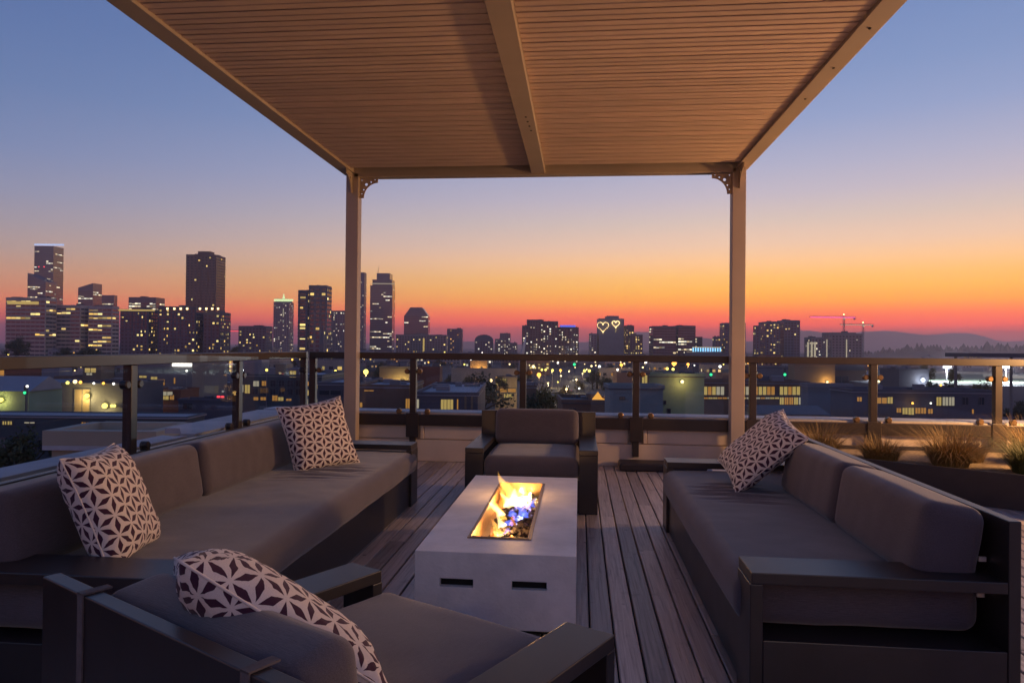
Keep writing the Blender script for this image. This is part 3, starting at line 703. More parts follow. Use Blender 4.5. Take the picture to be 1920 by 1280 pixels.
LAND = []                                        # (px, short phrase) of landmark towers, for the labels of small things near them
def windows(root, mbs, x0, x1, z0, z1, y, axis, fl, bay, lit, mode, seed, out, litmat, dark=True, wf=.58, hf=.55):
    """windows on a wall: axis 0 = wall runs along x at depth y (facing -y); axis 1 = wall runs along y at x=y, facing out"""
    rs = random.Random(seed); nf = int((z1-z0)/fl); nb = max(1, int((x1-x0)/bay)); bay = (x1-x0)/nb
    def q(mb, a, b, c, d, off):
        if axis == 0: mb.quad((a, y-off, c), (b, y-off, c), (b, y-off, d), (a, y-off, d))
        elif out > 0: mb.quad((y+off, a, c), (y+off, b, c), (y+off, b, d), (y+off, a, d))
        else: mb.quad((y-off, b, c), (y-off, a, c), (y-off, a, d), (y-off, b, d))
    for f in range(nf):
        zc = z1-(f+.35)*fl-hf*fl*.5
        run = 0; on = False
        for b in range(nb):
            a_ = x0+b*bay+bay*(1-wf)/2; b_ = a_+bay*wf
            if mode == 'band':
                if run <= 0: on = rs.random() < lit; run = rs.randint(1, 5)
                run -= 1; l = on; a_, b_ = x0+b*bay+bay*.04, x0+(b+1)*bay-bay*.04
            else: l = rs.random() < lit
            if l:
                k_ = rs.random(); w_ = b_-a_; t_ = zc+hf*fl/2
                if mode != 'band' and k_ < .35: (a_, b_) = (a_, b_-w_*.45) if k_ < .17 else (a_+w_*.45, b_)
                q(mbs[1], a_, b_, zc-hf*fl/2, t_-(hf*fl*.45 if .35 < k_ < .5 else 0), .06)
            elif dark: q(mbs[0], a_, b_, zc-hf*fl/2, zc+hf*fl/2, .05)
def tower(name, label, vols, D, dep=26, wall='w_navy', fl=3.7, bay=3.3, lit=.16, mode='punch', litmat='lit', cat='building', group='skyline towers', short=None, seed=None, wf=.50, hf=.50, roof=True, slabs=True):
    """vols: list of (px0, px1, ytop[, dD[, wall]]) or with a dict of options; each an upright block whose picture edges are px0..px1"""
    seed = seed if seed is not None else hash_(label)
    pc = (min(v[0] for v in vols)+max(v[1] for v in vols))/2
    o_ = at(pc, 640, D); root = empty(name, (o_.x, o_.y, GZ), YAW); tag(root, label, cat, group)
    X0 = (pc-960)/FPX*D
    if short: LAND.append((pc, short))
    W = [MB(), MB()]; wd = {}
    for j, v in enumerate(vols):
        p0, p1, yt = v[:3]; op = v[3] if len(v) > 3 else {}
        d0 = D+op.get('dD', 0); dp = op.get('dep', dep); ztop = at((p0+p1)/2, yt, d0).z-GZ
        if (p0+p1)/2 < 1088: xa = (p0-960)/FPX*d0; xb = (p1-960)/FPX*(d0+dp) if p1 < 960 else (p1-960)/FPX*d0; vis = 1 if p1 < 960 else 0
        else: xa = (p0-960)/FPX*(d0+dp); xb = (p1-960)/FPX*d0; vis = -1
        if xb-xa < .55*(p1-p0)/FPX*d0:
            dp *= .4
            if vis == 1: xb = (p1-960)/FPX*(d0+dp)
            else: xa = (p0-960)/FPX*(d0+dp)
        x0, x1 = xa-X0, xb-X0; y0, y1 = d0-D, d0-D+dp
        wn = op.get('wall', wall); mb = wd.setdefault(wn, MB()); ht = ztop
        shape = op.get('shape')
        if shape == 'slant': s = op['rise']*d0/FPX; mb.prism([(x0, 0), (x1, 0), (x1, ht+s/2), (x0, ht-s/2)], 1, y0, y1)
        elif shape == 'chamfer': c = (x1-x0)*.26; hh = (x1-x0)*.36; mb.prism([(x0, 0), (x1, 0), (x1, ht-hh), (x1-c, ht), (x0+c, ht), (x0, ht-hh)], 1, y0, y1)
        elif shape == 'dome':
            n = 10; mb.prism([(x0, 0), (x1, 0)]+[((x0+x1)/2+(x1-x0)/2*cos(pi*k/n), ht-(x1-x0)*.30+(x1-x0)*.30*sin(pi*k/n)) for k in range(n+1)], 1, y0, y1)
        elif shape == 'spire': mb.add([(x0, y0, ht*.6), (x1, y0, ht*.6), (x1, y1, ht*.6), (x0, y1, ht*.6), ((x0+x1)/2, (y0+y1)/2, ht)], [(0, 1, 4), (1, 2, 4), (2, 3, 4), (3, 0, 4), (3, 2, 1, 0)]); mb.box(x0, x1, y0, y1, 0, ht*.6)
        else:
            mb.box(x0, x1, y0, y1, 0, ht)
            if roof and op.get('plant', True) and x1-x0 > 8:
                rs = random.Random(seed+j)
                for _ in range(rs.randint(1, 3)):
                    w_ = (x1-x0)*rs.uniform(.12, .3); a_ = rs.uniform(x0+.5, x1-w_-.5); MB().box(a_, a_+w_, y0+dp*rs.uniform(.2, .3), y0+dp*.6, ht+.01, ht+rs.uniform(.8, 2.6)*op.get('ph', 1)).build('roof_unit', M['roofdark'], root)
                for (a_, b_, c_, d_) in ((x0, x1, y0, y0+.4), (x0, x0+.4, y0+.4, y1), (x1-.4, x1, y0+.4, y1)): mb.box(a_, b_, c_, d_, ht+.001, ht+.7)
        zlo = max(2.5, EYE-GZ-55*d0/FPX); mode_ = op.get('mode', mode); fl_ = op.get('fl', fl)
        ztw = ht-op.get('top', 1.2) if shape not in ('chamfer', 'dome', 'slant') else ht-(x1-x0)*.34-.5
        if slabs and mode_ != 'none':
            nf = int((ztw-zlo)/fl_)
            for f in range(nf+1):
                zz = ztw-f*fl_; sp = .18
                mb.box(x0-sp, x1+sp, y0-sp, y0, zz-.12*fl_, zz+.10*fl_)
                if vis: mb.box(*((x1, x1+sp) if vis > 0 else (x0-sp, x0)), y0+.001, y1, zz-.12*fl_, zz+.10*fl_)
        if slabs and mode_ == 'punch' and x1-x0 > 12:
            bw = op.get('bay', bay); nb = max(1, int((x1-x0-1)/bw)); bw = (x1-x0-1)/nb; st_ = 2+seed % 3
            for k in range(0, nb+1, st_): mb.box(x0+.5+k*bw-.22, x0+.5+k*bw+.22, y0-.34, y0-.181, zlo, ztw)
        if mode_ != 'none' and ztw > zlo+fl_:
            windows(root, W, x0+.5, x1-.5, zlo, ztw, y0, 0, fl_, op.get('bay', bay), op.get('lit', lit), mode_, seed*7+j, 1, litmat, True, op.get('wf', wf), op.get('hf', hf))
            if vis and dp > 6: windows(root, W, y0+.8, y1-.5, zlo, ztw, x1 if vis > 0 else x0, 1, fl_, op.get('bay', bay), op.get('lit', lit)*op.get('sidelit', .8), mode_, seed*7+j+50, vis, litmat, True, op.get('wf', wf), op.get('hf', hf))
    names = {}
    for wn, mb in wd.items(): mb.build(names.get(wn, 'wall'), M[wn], root)
    if W[0].f: W[0].build('dark_windows', M['pane'], root)['kind'] = 'stuff'
    if W[1].f: W[1].build('lit_windows', M[litmat], root)['kind'] = 'stuff'
    return root, X0
def strip(root, X0, D, px0, px1, y0, y1, m, name='light_strip', off=.5, th=.3):
    a = at((px0+px1)/2, y1, D).z-GZ; b = at((px0+px1)/2, y0, D).z-GZ
    return MB().box((px0-960)/FPX*D-X0, (px1-960)/FPX*D-X0, -off-th, -off, min(a, b), max(a, b)).build(name, M[m], root)

# --- skyline, left to right
r, X = tower('office_tower', 'tallest glass tower at far left with a blue lit crown', [(62, 117, 461, {'plant': False}), (50, 104, 520, {'dD': -60, 'shape': 'slant', 'rise': -16, 'top': 2, 'lit': .2})], 1500, 34, 'w_glass', 4.2, 5, .10, 'band', 'litw', short='blue crowned tower', slabs=False)
strip(r, X, 1500, 62, 118, 457, 460.5, 'g_crown', 'crown_light'); 
for p in (70, 80): strip(r, X, 1440, p, p+2.2, 499, 501.2, 'g_red', 'beacon', 60.5)
tower('office_tower', 'glass tower with a slanted roof left of the dark slab', [(145, 190, 535, {'shape': 'slant', 'rise': 9}), (190, 219, 554, {'dD': -20})], 1350, 30, 'w_glass', 4.2, 5, .22, 'band', 'litw', short='slant roofed tower', slabs=False)
r, X = tower('office_block', 'broad beige office block with a bright top floor row', [(10, 105, 559, {'lit': .16})], 700, 42, 'w_beige', 4.1, 4.4, .22, 'band', 'lity', short='beige office block', hf=.45)
strip(r, X, 700, 13, 72, 565, 570.5, 'lity', 'lit_floor', .3, .1)
tower('office_block', 'long beige hospital wing right of the beige block', [(105, 165, 573), (165, 223, 575, {'dD': 8})], 720, 34, 'w_beige', 4.1, 4.4, .24, 'band', 'lity', short='beige wing', hf=.42)
r, X = tower('office_tower', 'low glass tower with bright white floors behind dark flats', [(240, 308, 558, {'top': 6})], 950, 24, 'w_glass', 3.6, 4, .62, 'band', 'litw', short='bright floored tower', slabs=False)
r, X = tower('apartment_block', 'dark apartment block with a glowing roof edge', [(225, 300, 581, {'lit': .2})], 640, 22, 'w_dark', 3.3, 3.5, .18, 'punch', 'lity', short='dark flats')
strip(r, X, 640, 222, 290, 580, 583, 'lity', 'roof_light', .4, .2)
r, X = tower('apartment_block', 'wide dark apartment block with a row of roof lamps', [(296, 388, 576), (380, 432, 586, {'dD': 6})], 640, 24, 'w_dark', 3.3, 3.3, .20, 'punch', 'lity', short='wide dark flats')
for p in (312, 325, 337, 349, 373, 385, 396, 407): strip(r, X, 640, p, p+3.4, 577, 580.5, 'g_warm', 'roof_lamp', .5)
tower('apartment_tower', 'tall dark brown slab tower standing alone on the left', [(347, 421, 478), (369, 400, 471, {'dD': 6, 'mode': 'none', 'plant': False})], 900, 30, 'w_brown', 3.6, 4.4, .05, 'punch', 'lity', short='tall dark slab')
tower('office_block', 'low dark block with red lights beside the tall slab', [(447, 511, 612)], 900, 26, 'w_dark', 3.5, 4, .14, 'punch', 'lity', short='low red lit block')
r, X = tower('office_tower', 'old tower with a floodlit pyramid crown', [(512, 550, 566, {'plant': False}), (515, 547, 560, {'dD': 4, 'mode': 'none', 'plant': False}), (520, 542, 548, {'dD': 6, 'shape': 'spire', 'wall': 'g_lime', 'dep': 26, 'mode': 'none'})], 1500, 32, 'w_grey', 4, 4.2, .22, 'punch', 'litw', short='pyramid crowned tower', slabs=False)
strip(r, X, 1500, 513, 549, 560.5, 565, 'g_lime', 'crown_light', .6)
strip(r, X, 1500, 530, 531.5, 578, 594, 'litw', 'lit_bay', .6)
tower('apartment_tower', 'concrete apartment tower with balconies left of the pergola post', [(558, 586, 545, {'wall': 'w_dark', 'lit': .3, 'dD': -4}), (578, 621, 536, {'bay': 5, 'fl': 4.2})], 680, 18, 'w_grey', 3.3, 4.2, .17, 'punch', 'lity', short='balcony tower', wf=.62, hf=.6)
tower('office_block', 'grey office slab just left of the pergola post', [(619, 662, 583)], 1200, 28, 'w_grey', 3.8, 4, .16, 'punch', 'litw', short='grey slab by the post')
tower('church', 'slim dark church spire in front of the balcony tower', [(599, 611, 606, {'shape': 'spire', 'mode': 'none'})], 600, 8, 'w_dark', mode='none', short=None, cat='church', group=None)
tower('office_tower', 'thin dark tower half hidden by the left pergola post', [(660, 686, 511)], 1700, 26, 'w_navy', 4, 4, .09, 'punch', 'litw', short='thin hidden tower')
r, X = tower('office_tower', 'stepped glass tower right of the left pergola post', [(693, 740, 535, {'plant': False}), (697, 739, 524, {'dD': 3, 'plant': False}), (705, 735, 512, {'dD': 6, 'mode': 'none', 'plant': False})], 1500, 36, 'w_glass', 4, 4.4, .17, 'band', 'litw', short='stepped glass tower', slabs=False)
strip(r, X, 1500, 695, 739, 531, 532.5, 'litw', 'lit_floor', .6)
MB().tube([(0, 0, 0), (1.2, 0, 14), (2.6, 0, 17)], [.5, .3, .2], 6).build('roof_mast', M['w_dark'], r, False, ((707-960)/FPX*1506-X, 8, at(707, 512, 1506).z-GZ))
tower('office_tower', 'dark tower with a chamfered top left of centre', [(757, 806, 576, {'shape': 'chamfer'})], 1450, 34, 'w_glass', 4, 4.2, .10, 'band', 'litw', short='chamfered tower', slabs=False)
r, X = tower('office_block', 'low office row below the chamfered tower', [(742, 840, 628)], 1050, 30, 'w_grey', 3.6, 4, .14, 'punch', 'lity', short='low office row')
strip(r, X, 1050, 793, 796, 634, 660, 'lity', 'lit_stair', .5)
tower('office_block', 'small office block with an orange top floor', [(838, 868, 617, {'top': .2})], 1250, 24, 'w_navy', 3.8, 4, .16, 'punch', 'lito', short='orange topped block')
tower('apartment_block', 'low block with a rounded roof left of centre', [(890, 925, 627, {'shape': 'dome'})], 1150, 24, 'w_navy', 3.6, 4, .14, 'punch', 'litw', short='round roofed block')
tower('apartment_block', 'small white lit block left of the white mast', [(928, 944, 636), (937, 957, 625, {'dD': 5}), (955, 970, 643)], 1250, 20, 'w_grey', 3.4, 3.6, .34, 'punch', 'litw', short='white lit block')
o_ = at(976, 664, 600); mst = MB().tube([(0, 0, -15), (1.2, 0, 0), (3.2, 0, 9), (4.6, 0, 16.5)], [2.2, 1.9, 1.1, .2], 8).build('curved_mast', M['litw'] if False else M['coping'], None, True, tuple(o_)); tag(mst, 'white curved mast tapering up beside the stepped apartments', 'mast')
tower('apartment_tower', 'stepped apartment tower full of small lit windows', [(979, 992, 611), (988, 1019, 600, {'dD': 6}), (1017, 1046, 603, {'dD': 3})], 880, 26, 'w_dark', 3.1, 3.3, .30, 'punch', 'litw', short='stepped flats')
r, X = tower('apartment_tower', 'apartment tower with a blue lit roof crown', [(1046, 1085, 614)], 900, 26, 'w_dark', 3.1, 3.3, .28, 'punch', 'litw', short='blue roofed flats')
strip(r, X, 900, 1050, 1079, 609.5, 613, 'g_blue', 'crown_light', -3, 2)
r, X = tower('hotel_tower', 'grey blank faced tower carrying two heart shaped lights', [(1104, 1119, 626, {'lit': .1}), (1119, 1170, 597, {'mode': 'none', 'plant': False}), (1134, 1160, 592, {'dD': 8, 'mode': 'none', 'plant': False})], 1000, 26, 'w_concrete', 3.3, 3.4, .1, 'punch', 'litw', short='heart lit tower')
tower('apartment_block', 'stepped small block right of the heart tower', [(1168, 1189, 611), (1176, 1205, 628, {'dD': -10, 'lit': .4})], 1000, 24, 'w_dark', 3.2, 3.3, .28, 'punch', 'lity', short='block by the hearts')
tower('office_block', 'wide office block with a lit cornice right of centre', [(1217, 1268, 612), (1262, 1304, 611, {'dD': 4, 'lit': .3}), (1303, 1317, 631)], 950, 28, 'w_dark', 3.6, 3.6, .2, 'band', 'litw', short='wide office block')
tower('office_tower', 'dark block split by the right pergola post', [(1336, 1352, 632), (1349, 1398, 606)], 900, 24, 'w_navy', 3.5, 3.6, .22, 'punch', 'lity', short='block behind the right post')
tower('office_block', 'pair of joined dark office blocks right of the post', [(1412, 1424, 610, {'lit': .3}), (1422, 1462, 604), (1456, 1500, 601, {'dD': 5, 'lit': .1})], 900, 26, 'w_navy', 3.6, 3.6, .24, 'punch', 'lity', short='joined office pair')
r, X = tower('office_block', 'small block with bright vertical window strips', [(1508, 1541, 633)], 850, 20, 'w_grey', 3.4, 3.4, .25, 'punch', 'litw', short='bright striped block')
for p in (1513, 1520, 1526): strip(r, X, 850, p, p+3.4, 641, 676, 'litw', 'lit_stair', .5)
r, X = tower('building_shell', 'unfinished blue grey tower below the two cranes', [(1541, 1617, 626, {'ph': .4}), (1541, 1605, 624, {'dD': 4, 'mode': 'none'})], 900, 28, 'w_grey', 3.6, 4, .02, 'punch', 'litw', short='unfinished tower')
for p in (1549, 1586): strip(r, X, 900, p, p+2, 636, 672, 'litw', 'work_light', .5)
r, X = tower('arena', 'low hall with a blue lit colonnade near the right post', [(1284, 1364, 660, {'mode': 'none', 'plant': False})], 560, 24, 'w_dark', mode='none', short='blue colonnade', group=None)
for k in range(12): strip(r, X, 560, 1298+k*4.6, 1300.4+k*4.6, 651.5-.3*k*.3, 659, 'g_sky', 'lit_column', 1.0)
strip(r, X, 560, 1297, 1350, 650.2, 652, 'litw', 'cornice_light', 1.6)

def heart(label, px, py, w, D):
    c = at(px, py, D); o = empty('heart_light', tuple(c), YAW); tag(o, label, 'light sign', 'heart lights on the tower')
    pts = []
    for k in range(29):
        t = 2*pi*k/28; pts.append((16*sin(t)**3/16*w/2, -.6, (13*cos(t)-5*cos(2*t)-2*cos(3*t)-cos(4*t))/16*w/2))
    MB().tube(pts, .28, 5, False).build('cord', M['lity'], o)
    for p in pts[:-1]: MB().ball(p, .55, 6, 4).build('bulb', M['g_warm'], o)
    return o
heart('larger heart of lights on the grey tower, left one', 1130.5, 612, 16, 999.3)
h = heart('smaller heart of lights on the grey tower, right one', 1154.5, 607, 10.5, 999.3)
MB().tube([(0, -.6, -5.5), (.3, -.6, -9), (-.2, -.6, -12)], .35, 5).build('tail', M['lity'], h)

def crane(label, px, ytop, D, jl, jr, jy, m, ybase=640):
    b = at(px, ybase, D); t = at(px, ytop, D).z; jz = at(px, jy, D).z; o = empty('tower_crane', (b.x, b.y, GZ), YAW); tag(o, label, 'crane', 'cranes')
    mb = MB(); s = .9; H_ = jz-GZ
    for a, c in ((-s, -s), (s, -s), (s, s), (-s, s)): mb.tube([(a, c, 0), (a, c, H_)], .22, 4)
    z = H_-60; k = 0
    while z < H_-2: mb.tube([(-s if k % 2 else s, -s, z), (s if k % 2 else -s, -s, z+3)], .15, 4); mb.tube([(s, -s if k % 2 else s, z), (s, s if k % 2 else -s, z+3)], .15, 4); z += 3; k += 1
    mb.build('mast', M['w_grey'], o)
    x0, x1 = (jl-px)/FPX*D, (jr-px)/FPX*D
    mb = MB()
    for a, c in ((-.6, 0), (.6, 0), (0, 1.3)): mb.tube([(x0, a, H_+c), (x1, a, H_+c)], .2, 4)
    n = int((x1-x0)/3)
    for k in range(n): mb.tube([(x0+3*k, -.6, H_), (x0+3*k+1.5, 0, H_+1.3), (x0+3*k+3, -.6, H_)], .14, 4)
    mb.build('jib', M['w_grey'], o)
    lp = (min(x0, 0)+1, -1) if abs(x0) > abs(x1) else (1, x1-1)
    MB().box(x0+1, x1-1.0, -1.0, -.75, H_-.5, H_+.4).build('jib_light', M[m], o)
    MB().box(x1-2.5, x1-.5, -.9, .9, H_-2.8, H_-.55).build('counterweight', M['w_concrete'], o)
    MB().box(-1.1, 1.1, -2.2, -1.0, H_-2.6, H_-.6).build('cab', M['litw'], o)
    MB().tube([(0, 0, H_), (0, 0, t-GZ)], [.5, .15], 5).build('apex', M['w_grey'], o)
    MB().ball((0, 0, t-GZ+.4), .9, 6, 4).build('beacon', M['g_warm'], o)
    return o
crane('left tower crane with a pink lit jib over the unfinished tower', 1582, 590, 930, 1517, 1604, 595, 'g_pink')
crane('right tower crane with a warm lit jib over the unfinished tower', 1618, 605, 940, 1574, 1638, 609, 'litw')
crane('low crane with a red lit jib beside the dark flats', 486, 614, 960, 430, 512, 621, 'g_red')

# --- hills and the wooded ridge
M['hill'] = mat('far hills', (.06, .06, .07), .95, .2, .001, 0); M['wood'] = mat('far wood', (.025, .035, .03), .95, .3, .05, 0)
def hills(name, D, pts, thick, m, rough_):
    """ridge through photo points (px, y) at distance D"""
    vs_ = []; fs = []; n = 260; p0, p1 = pts[0][0], pts[-1][0]
    for i_ in range(n+1):
        px = p0+(p1-p0)*i_/n
        for (a, ya), (b, yb) in zip(pts, pts[1:]):
            if a <= px <= b: y = ya+(yb-ya)*(.5-.5*cos(pi*(px-a)/(b-a))); break
        y += rough_*noise.noise(Vector((px*.02, 3, 0)))+rough_*.5*noise.noise(Vector((px*.07, 5, 0)))
        t = at(px, y, D); dirv = Vector((t.x, t.y, 0)).normalized()
        for k, (dd, hz) in enumerate(((-thick, 0), (-thick*.5, .45), (-thick*.2, .8), (0, 1), (thick*.5, .6), (thick, 0))):
            q = t+dirv*dd; vs_.append((q.x, q.y, GZ-.5+(t.z-GZ)*hz*(1 if k == 3 else 1+.12*noise.noise(Vector((px*.05, k*3.1, 0))))))
    for i_ in range(n):
        for k in range(5): fs.append((i_*6+k, (i_+1)*6+k, (i_+1)*6+k+1, i_*6+k+1))
    me = bpy.data.meshes.new(name); me.from_pydata(vs_, [], fs); me.update(); fix_normals(me); me.polygons.foreach_set('use_smooth', [True]*len(me.polygons)); o = link(name, me, m); o['kind'] = 'structure'; return o
hills('hills', 10300, [(-400, 650), (0, 648), (300, 646), (600, 645), (880, 640), (960, 646), (1080, 642), (1205, 622), (1290, 632), (1400, 640), (1500, 619), (1570, 624), (1660, 620), (1740, 627), (1800, 624), (1900, 640), (2100, 642), (2400, 646)], 500, M['hill'], 2.0)
hills('hill_ridge', 2600, [(1180, 662), (1480, 662), (1640, 662), (1760, 655), (1920, 652), (2200, 648), (2500, 655)], 120, M['wood'], 1.0)
mb = MB(); rs = random.Random(8)
for k in range(420):
    px = rs.uniform(1600, 2300); f_ = min(1, max(0, (px-1600)/140)); D = rs.uniform(2480, 2640)
    b = at(px, 662-7*f_, D); h_ = rs.uniform(9, 24)*(1 if rs.random() < .85 else 1.5)*(.5+.5*f_); w_ = h_*rs.uniform(.28, .6)
    for (z0, r0) in ((0, 1), (.3, .75), (.6, .45)): mb.tube([(b.x, b.y, b.z-6+h_*z0), (b.x+rs.uniform(-.5, .5), b.y, b.z-6+h_*min(1.0, z0+.5))], [w_*r0, w_*.06 if z0 > .5 else w_*r0*.35], 6)
o = mb.build('far_wood', M['wood']); tag(o, 'blue wooded ridge of distant trees on the right horizon', 'woodland', kind='stuff')

# --- nearer low buildings seen through the glass
def house(name, label, px0, px1, ytop, D, dep, wall, wins=(), roofm='roof', base=None, rz=0, units=True, cat='building', short=None, roofside=None, pitch=None, lamps=(), edge=.5):
    """low block: picture edges px0..px1 and roof edge ytop at distance D; wins: (x0, y0, x1, y1, material) in photo pixels"""
    pc = (px0+px1)/2; o_ = at(pc, 640, D); root = empty(name, (o_.x, o_.y, GZ), YAW+rz); tag(root, label, cat, 'low buildings seen through the railing')
    X0 = (pc-960)/FPX*D; x0, x1 = (px0-960)/FPX*D-X0, (px1-960)/FPX*D-X0; ht = at(pc, ytop, D).z-GZ; rs = random.Random(hash_(label))
    mb = MB(); mb.box(x0, x1, 0, dep, 0, ht); mb.build('wall', M[wall], root)
    if pitch:
        mb = MB(); mb.prism([(x0-.5, ht+.01), (x1+.5, ht+.01), ((x0+x1)/2, ht+pitch)], 1, -.5, dep+.5) if pitch > 0 else mb.prism([(-.5, ht+.01), (dep+.5, ht+.01), (dep*.5, ht-pitch)], 0, x0-.4, x1+.4)
        me = mb.mesh('roof'); fix_normals(me); link('roof', me, M[roofm], root)
    else:
        MB().box(x0-.15, x1+.15, -.15, dep+.15, ht+.002, ht+.12).build('roof', M[roofm], root)
        mb = MB()
        for (a, b, c, d) in ((x0-.15, x1+.15, -.15, .15), (x0-.15, x0+.15, .15, dep), (x1-.15, x1+.15, .15, dep), (x0+.15, x1-.15, dep-.15, dep+.15)): mb.box(a, b, c, d, ht+.122, ht+edge)
        mb.build('roof_edge', M[wall], root)
        if units:
            for _ in range(rs.randint(2, 6)):
                w_ = rs.uniform(.8, 2.6); a = rs.uniform(x0+.3, max(x0+.4, x1-w_-.3)); c = rs.uniform(.2, .8)*dep; hh = rs.uniform(.5, 1.6)*min(1, D/160)+.1
                MB().box(a, a+w_, c, c+w_*rs.uniform(.6, 1), ht+.125, ht+hh).build('roof_unit', M[rs.choice(['w_grey', 'w_concrete', 'roofdark'])], root)
    for (a, b, c, d, m) in wins:
        xa, xb = (a-960)/FPX*D-X0, (c-960)/FPX*D-X0; za, zb = at((a+c)/2, d, D).z-GZ, at((a+c)/2, b, D).z-GZ
        f = MB()
        t_ = max(.05, (xb-xa)*.05)
        for q in ((xa-t_, xa, za-t_, zb+t_), (xb, xb+t_, za-t_, zb+t_), (xa, xb, zb, zb+t_), (xa, xb, za-t_, za)): f.box(q[0], q[1], -.14, -.01, q[2], q[3])
        if c-a > 7: f.box((xa+xb)/2-t_/2, (xa+xb)/2+t_/2, -.10, -.01, za, zb)
        w = f.build('window', M['roofdark'], root); MB().box(xa, xb, -.06, -.02, za, zb).build('pane', M[m], w)
    for (px, py, m, s_, pw, c_) in lamps:
        xa = (px-960)/FPX*D-X0; za = at(px, py, D).z-GZ
        l = MB(); l.ball((xa, -.5, za), s_, 8, 5); lo = l.build('wall_lamp', M[m], root); MB().box(xa-.05, xa+.05, -.42, 0, za-.05, za+.05).build('arm', M['roofdark'], lo)
        if pw: lamp('lamp_light', (xa, -1.3, za-.1), pw*4, c_, lo, .3)
    if short: LAND.append((pc, short))
    return root, X0
OR = (1, .55, .15); YE = (1, .74, .25); WH = (.9, .95, 1)
# left panes
house('row_building', 'long dark building with a flat roof and a row of lit slots', -120, 352, 783, 62, 3.6, 'w_blue', [(8, 789, 16, 795.5, 'lity'), (17.5, 789, 26.5, 795.5, 'lity'), (49, 790.5, 69, 793, 'litw'), (156, 791, 165, 797.5, 'lito'), (166, 791, 175, 797.5, 'lito'), (196, 793, 228, 798.5, 'lito'), (2, 820, 14, 839, 'w_grey'), (30, 818, 52, 838, 'pane'), (76, 824, 96, 842, 'pane'), (290, 800, 318, 812, 'pane')], 'roof', short='dark row building', units=False, edge=.2)
house('stair_block', 'dark boxy block with an olive lit recess', 118, 236, 723, 128, 14, 'w_dark', [(142, 730, 170, 772, 'w_tan')], 'roofdark', lamps=[(167.5, 741.5, 'g_yellow', .45, 260, YE), (201, 760, 'g_yellow', .5, 160, YE), (214, 760, 'g_yellow', .28, 0, 0), (219, 760, 'g_yellow', .28, 0, 0), (131, 717, 'g_yellow', .3, 0, 0), (145, 715, 'g_warm', .35, 0, 0), (155, 716, 'g_orange', .28, 0, 0), (180, 718, 'g_white', .2, 0, 0), (198, 718, 'g_orange', .24, 0, 0), (217, 719, 'g_white', .22, 0, 0)], short='olive lit block')
house('shed_roof_house', 'grey pitched roof house at the far left below the rail', -40, 56, 733, 150, 12, 'w_green', [(-4, 745, 4, 755, 'lity')], 'roof', pitch=-3, lamps=[(6, 749, 'g_yellow', .5, 120, YE)])
house('shed_roof_house', 'second grey roofed house left of the olive lit block', 50, 118, 738, 165, 12, 'w_dark', [(110, 756, 114, 772, 'lity'), (96, 763, 108, 770, 'lito')], 'roof', pitch=-3.2)
house('shop_building', 'brick building glowing orange at the left edge', -30, 11, 684, 260, 20, 'w_red', [(-8, 688, 9, 712, 'lito')], 'roofdark')
house('hospital_block', 'bluish block with pale windows behind the olive lit block', 188, 236, 680, 300, 18, 'w_concrete', [(194, 690, 199, 697, 'w_concrete'), (210, 697, 216, 705, 'pane'), (220, 690, 226, 697, 'pane')], 'roofdark')
house('cafe', 'small bright cafe front left of the bluish block', 156, 190, 682, 290, 10, 'w_tan', [(160, 690, 181, 698, 'lity'), (163, 699, 174, 703, 'litw')], 'roofdark')
r, X = house('store_building', 'grey store hall with a white glowing sign', 254, 361, 680, 240, 30, 'w_grey', [(262, 704, 276, 708, 'lity'), (284, 706, 296, 712, 'lity'), (297, 711, 310, 722, 'lito'), (327, 708, 330, 719, 'lito')], 'roofdark', short='store hall')
strip(r, X, 240, 325, 361, 681, 686.5, 'g_white', 'sign', .3, .3)
house('diner', 'bright low diner with a red roof in front of the store hall', 284, 340, 733, 205, 12, 'w_red', [(290, 738, 302, 752, 'lity'), (304, 734, 325, 741, 'litw'), (304, 742, 318, 749, 'lity'), (320, 740, 328, 749, 'lito')], 'w_red', lamps=[(284, 736, 'g_warm', .5, 200, YE)], short='red roofed diner')
house('garage', 'dark flat garage right of the red diner', 336, 438, 752, 150, 5, 'w_navy', [(345, 756, 362, 766, 'pane'), (408, 741.5, 422, 745.5, 'g_red')], 'roofdark')
house('workshop', 'low workshop with an awning behind the dark garage', 360, 440, 719, 270, 14, 'w_grey', [(367, 724, 381, 730, 'pane'), (384, 722, 400, 731, 'pane')], 'roof', lamps=[(374, 707, 'g_warm', .7, 0, 0), (382, 707, 'g_yellow', .8, 0, 0), (398, 707, 'g_warm', .6, 0, 0)])
wl = [(449, 721, 458, 735, 'litw'), (460.5, 721, 470, 737, 'lity'), (476, 714, 487, 724, 'litw'), (492, 714, 502, 723, 'lito'), (544, 695, 556, 707, 'lity'), (477, 744, 486, 750, 'lito'), (490, 744, 501, 750, 'lito'), (512, 741, 522, 751, 'lito'), (523, 744, 533, 751, 'lity'), (538, 747, 548, 751, 'lito'), (576, 715, 580, 723, 'lito'), (574, 731, 580, 741, 'lity'), (573, 748, 579, 758, 'litw'), (594, 718, 599, 728, 'lity'), (591, 748, 597, 758, 'litw')]
wl += [(a, b, a+10, b+11, 'pane') for a in (508, 524, 540, 556) for b in (713, 729)]+[(474, 729, 485, 739, 'pane'), (490, 729, 501, 739, 'pane')]
r, X = house('apartment_house', 'dark apartment house with many lit windows left of the corner', 447, 604, 706, 150, 22, 'w_blue', wl, 'roof', short='lit apartment house')
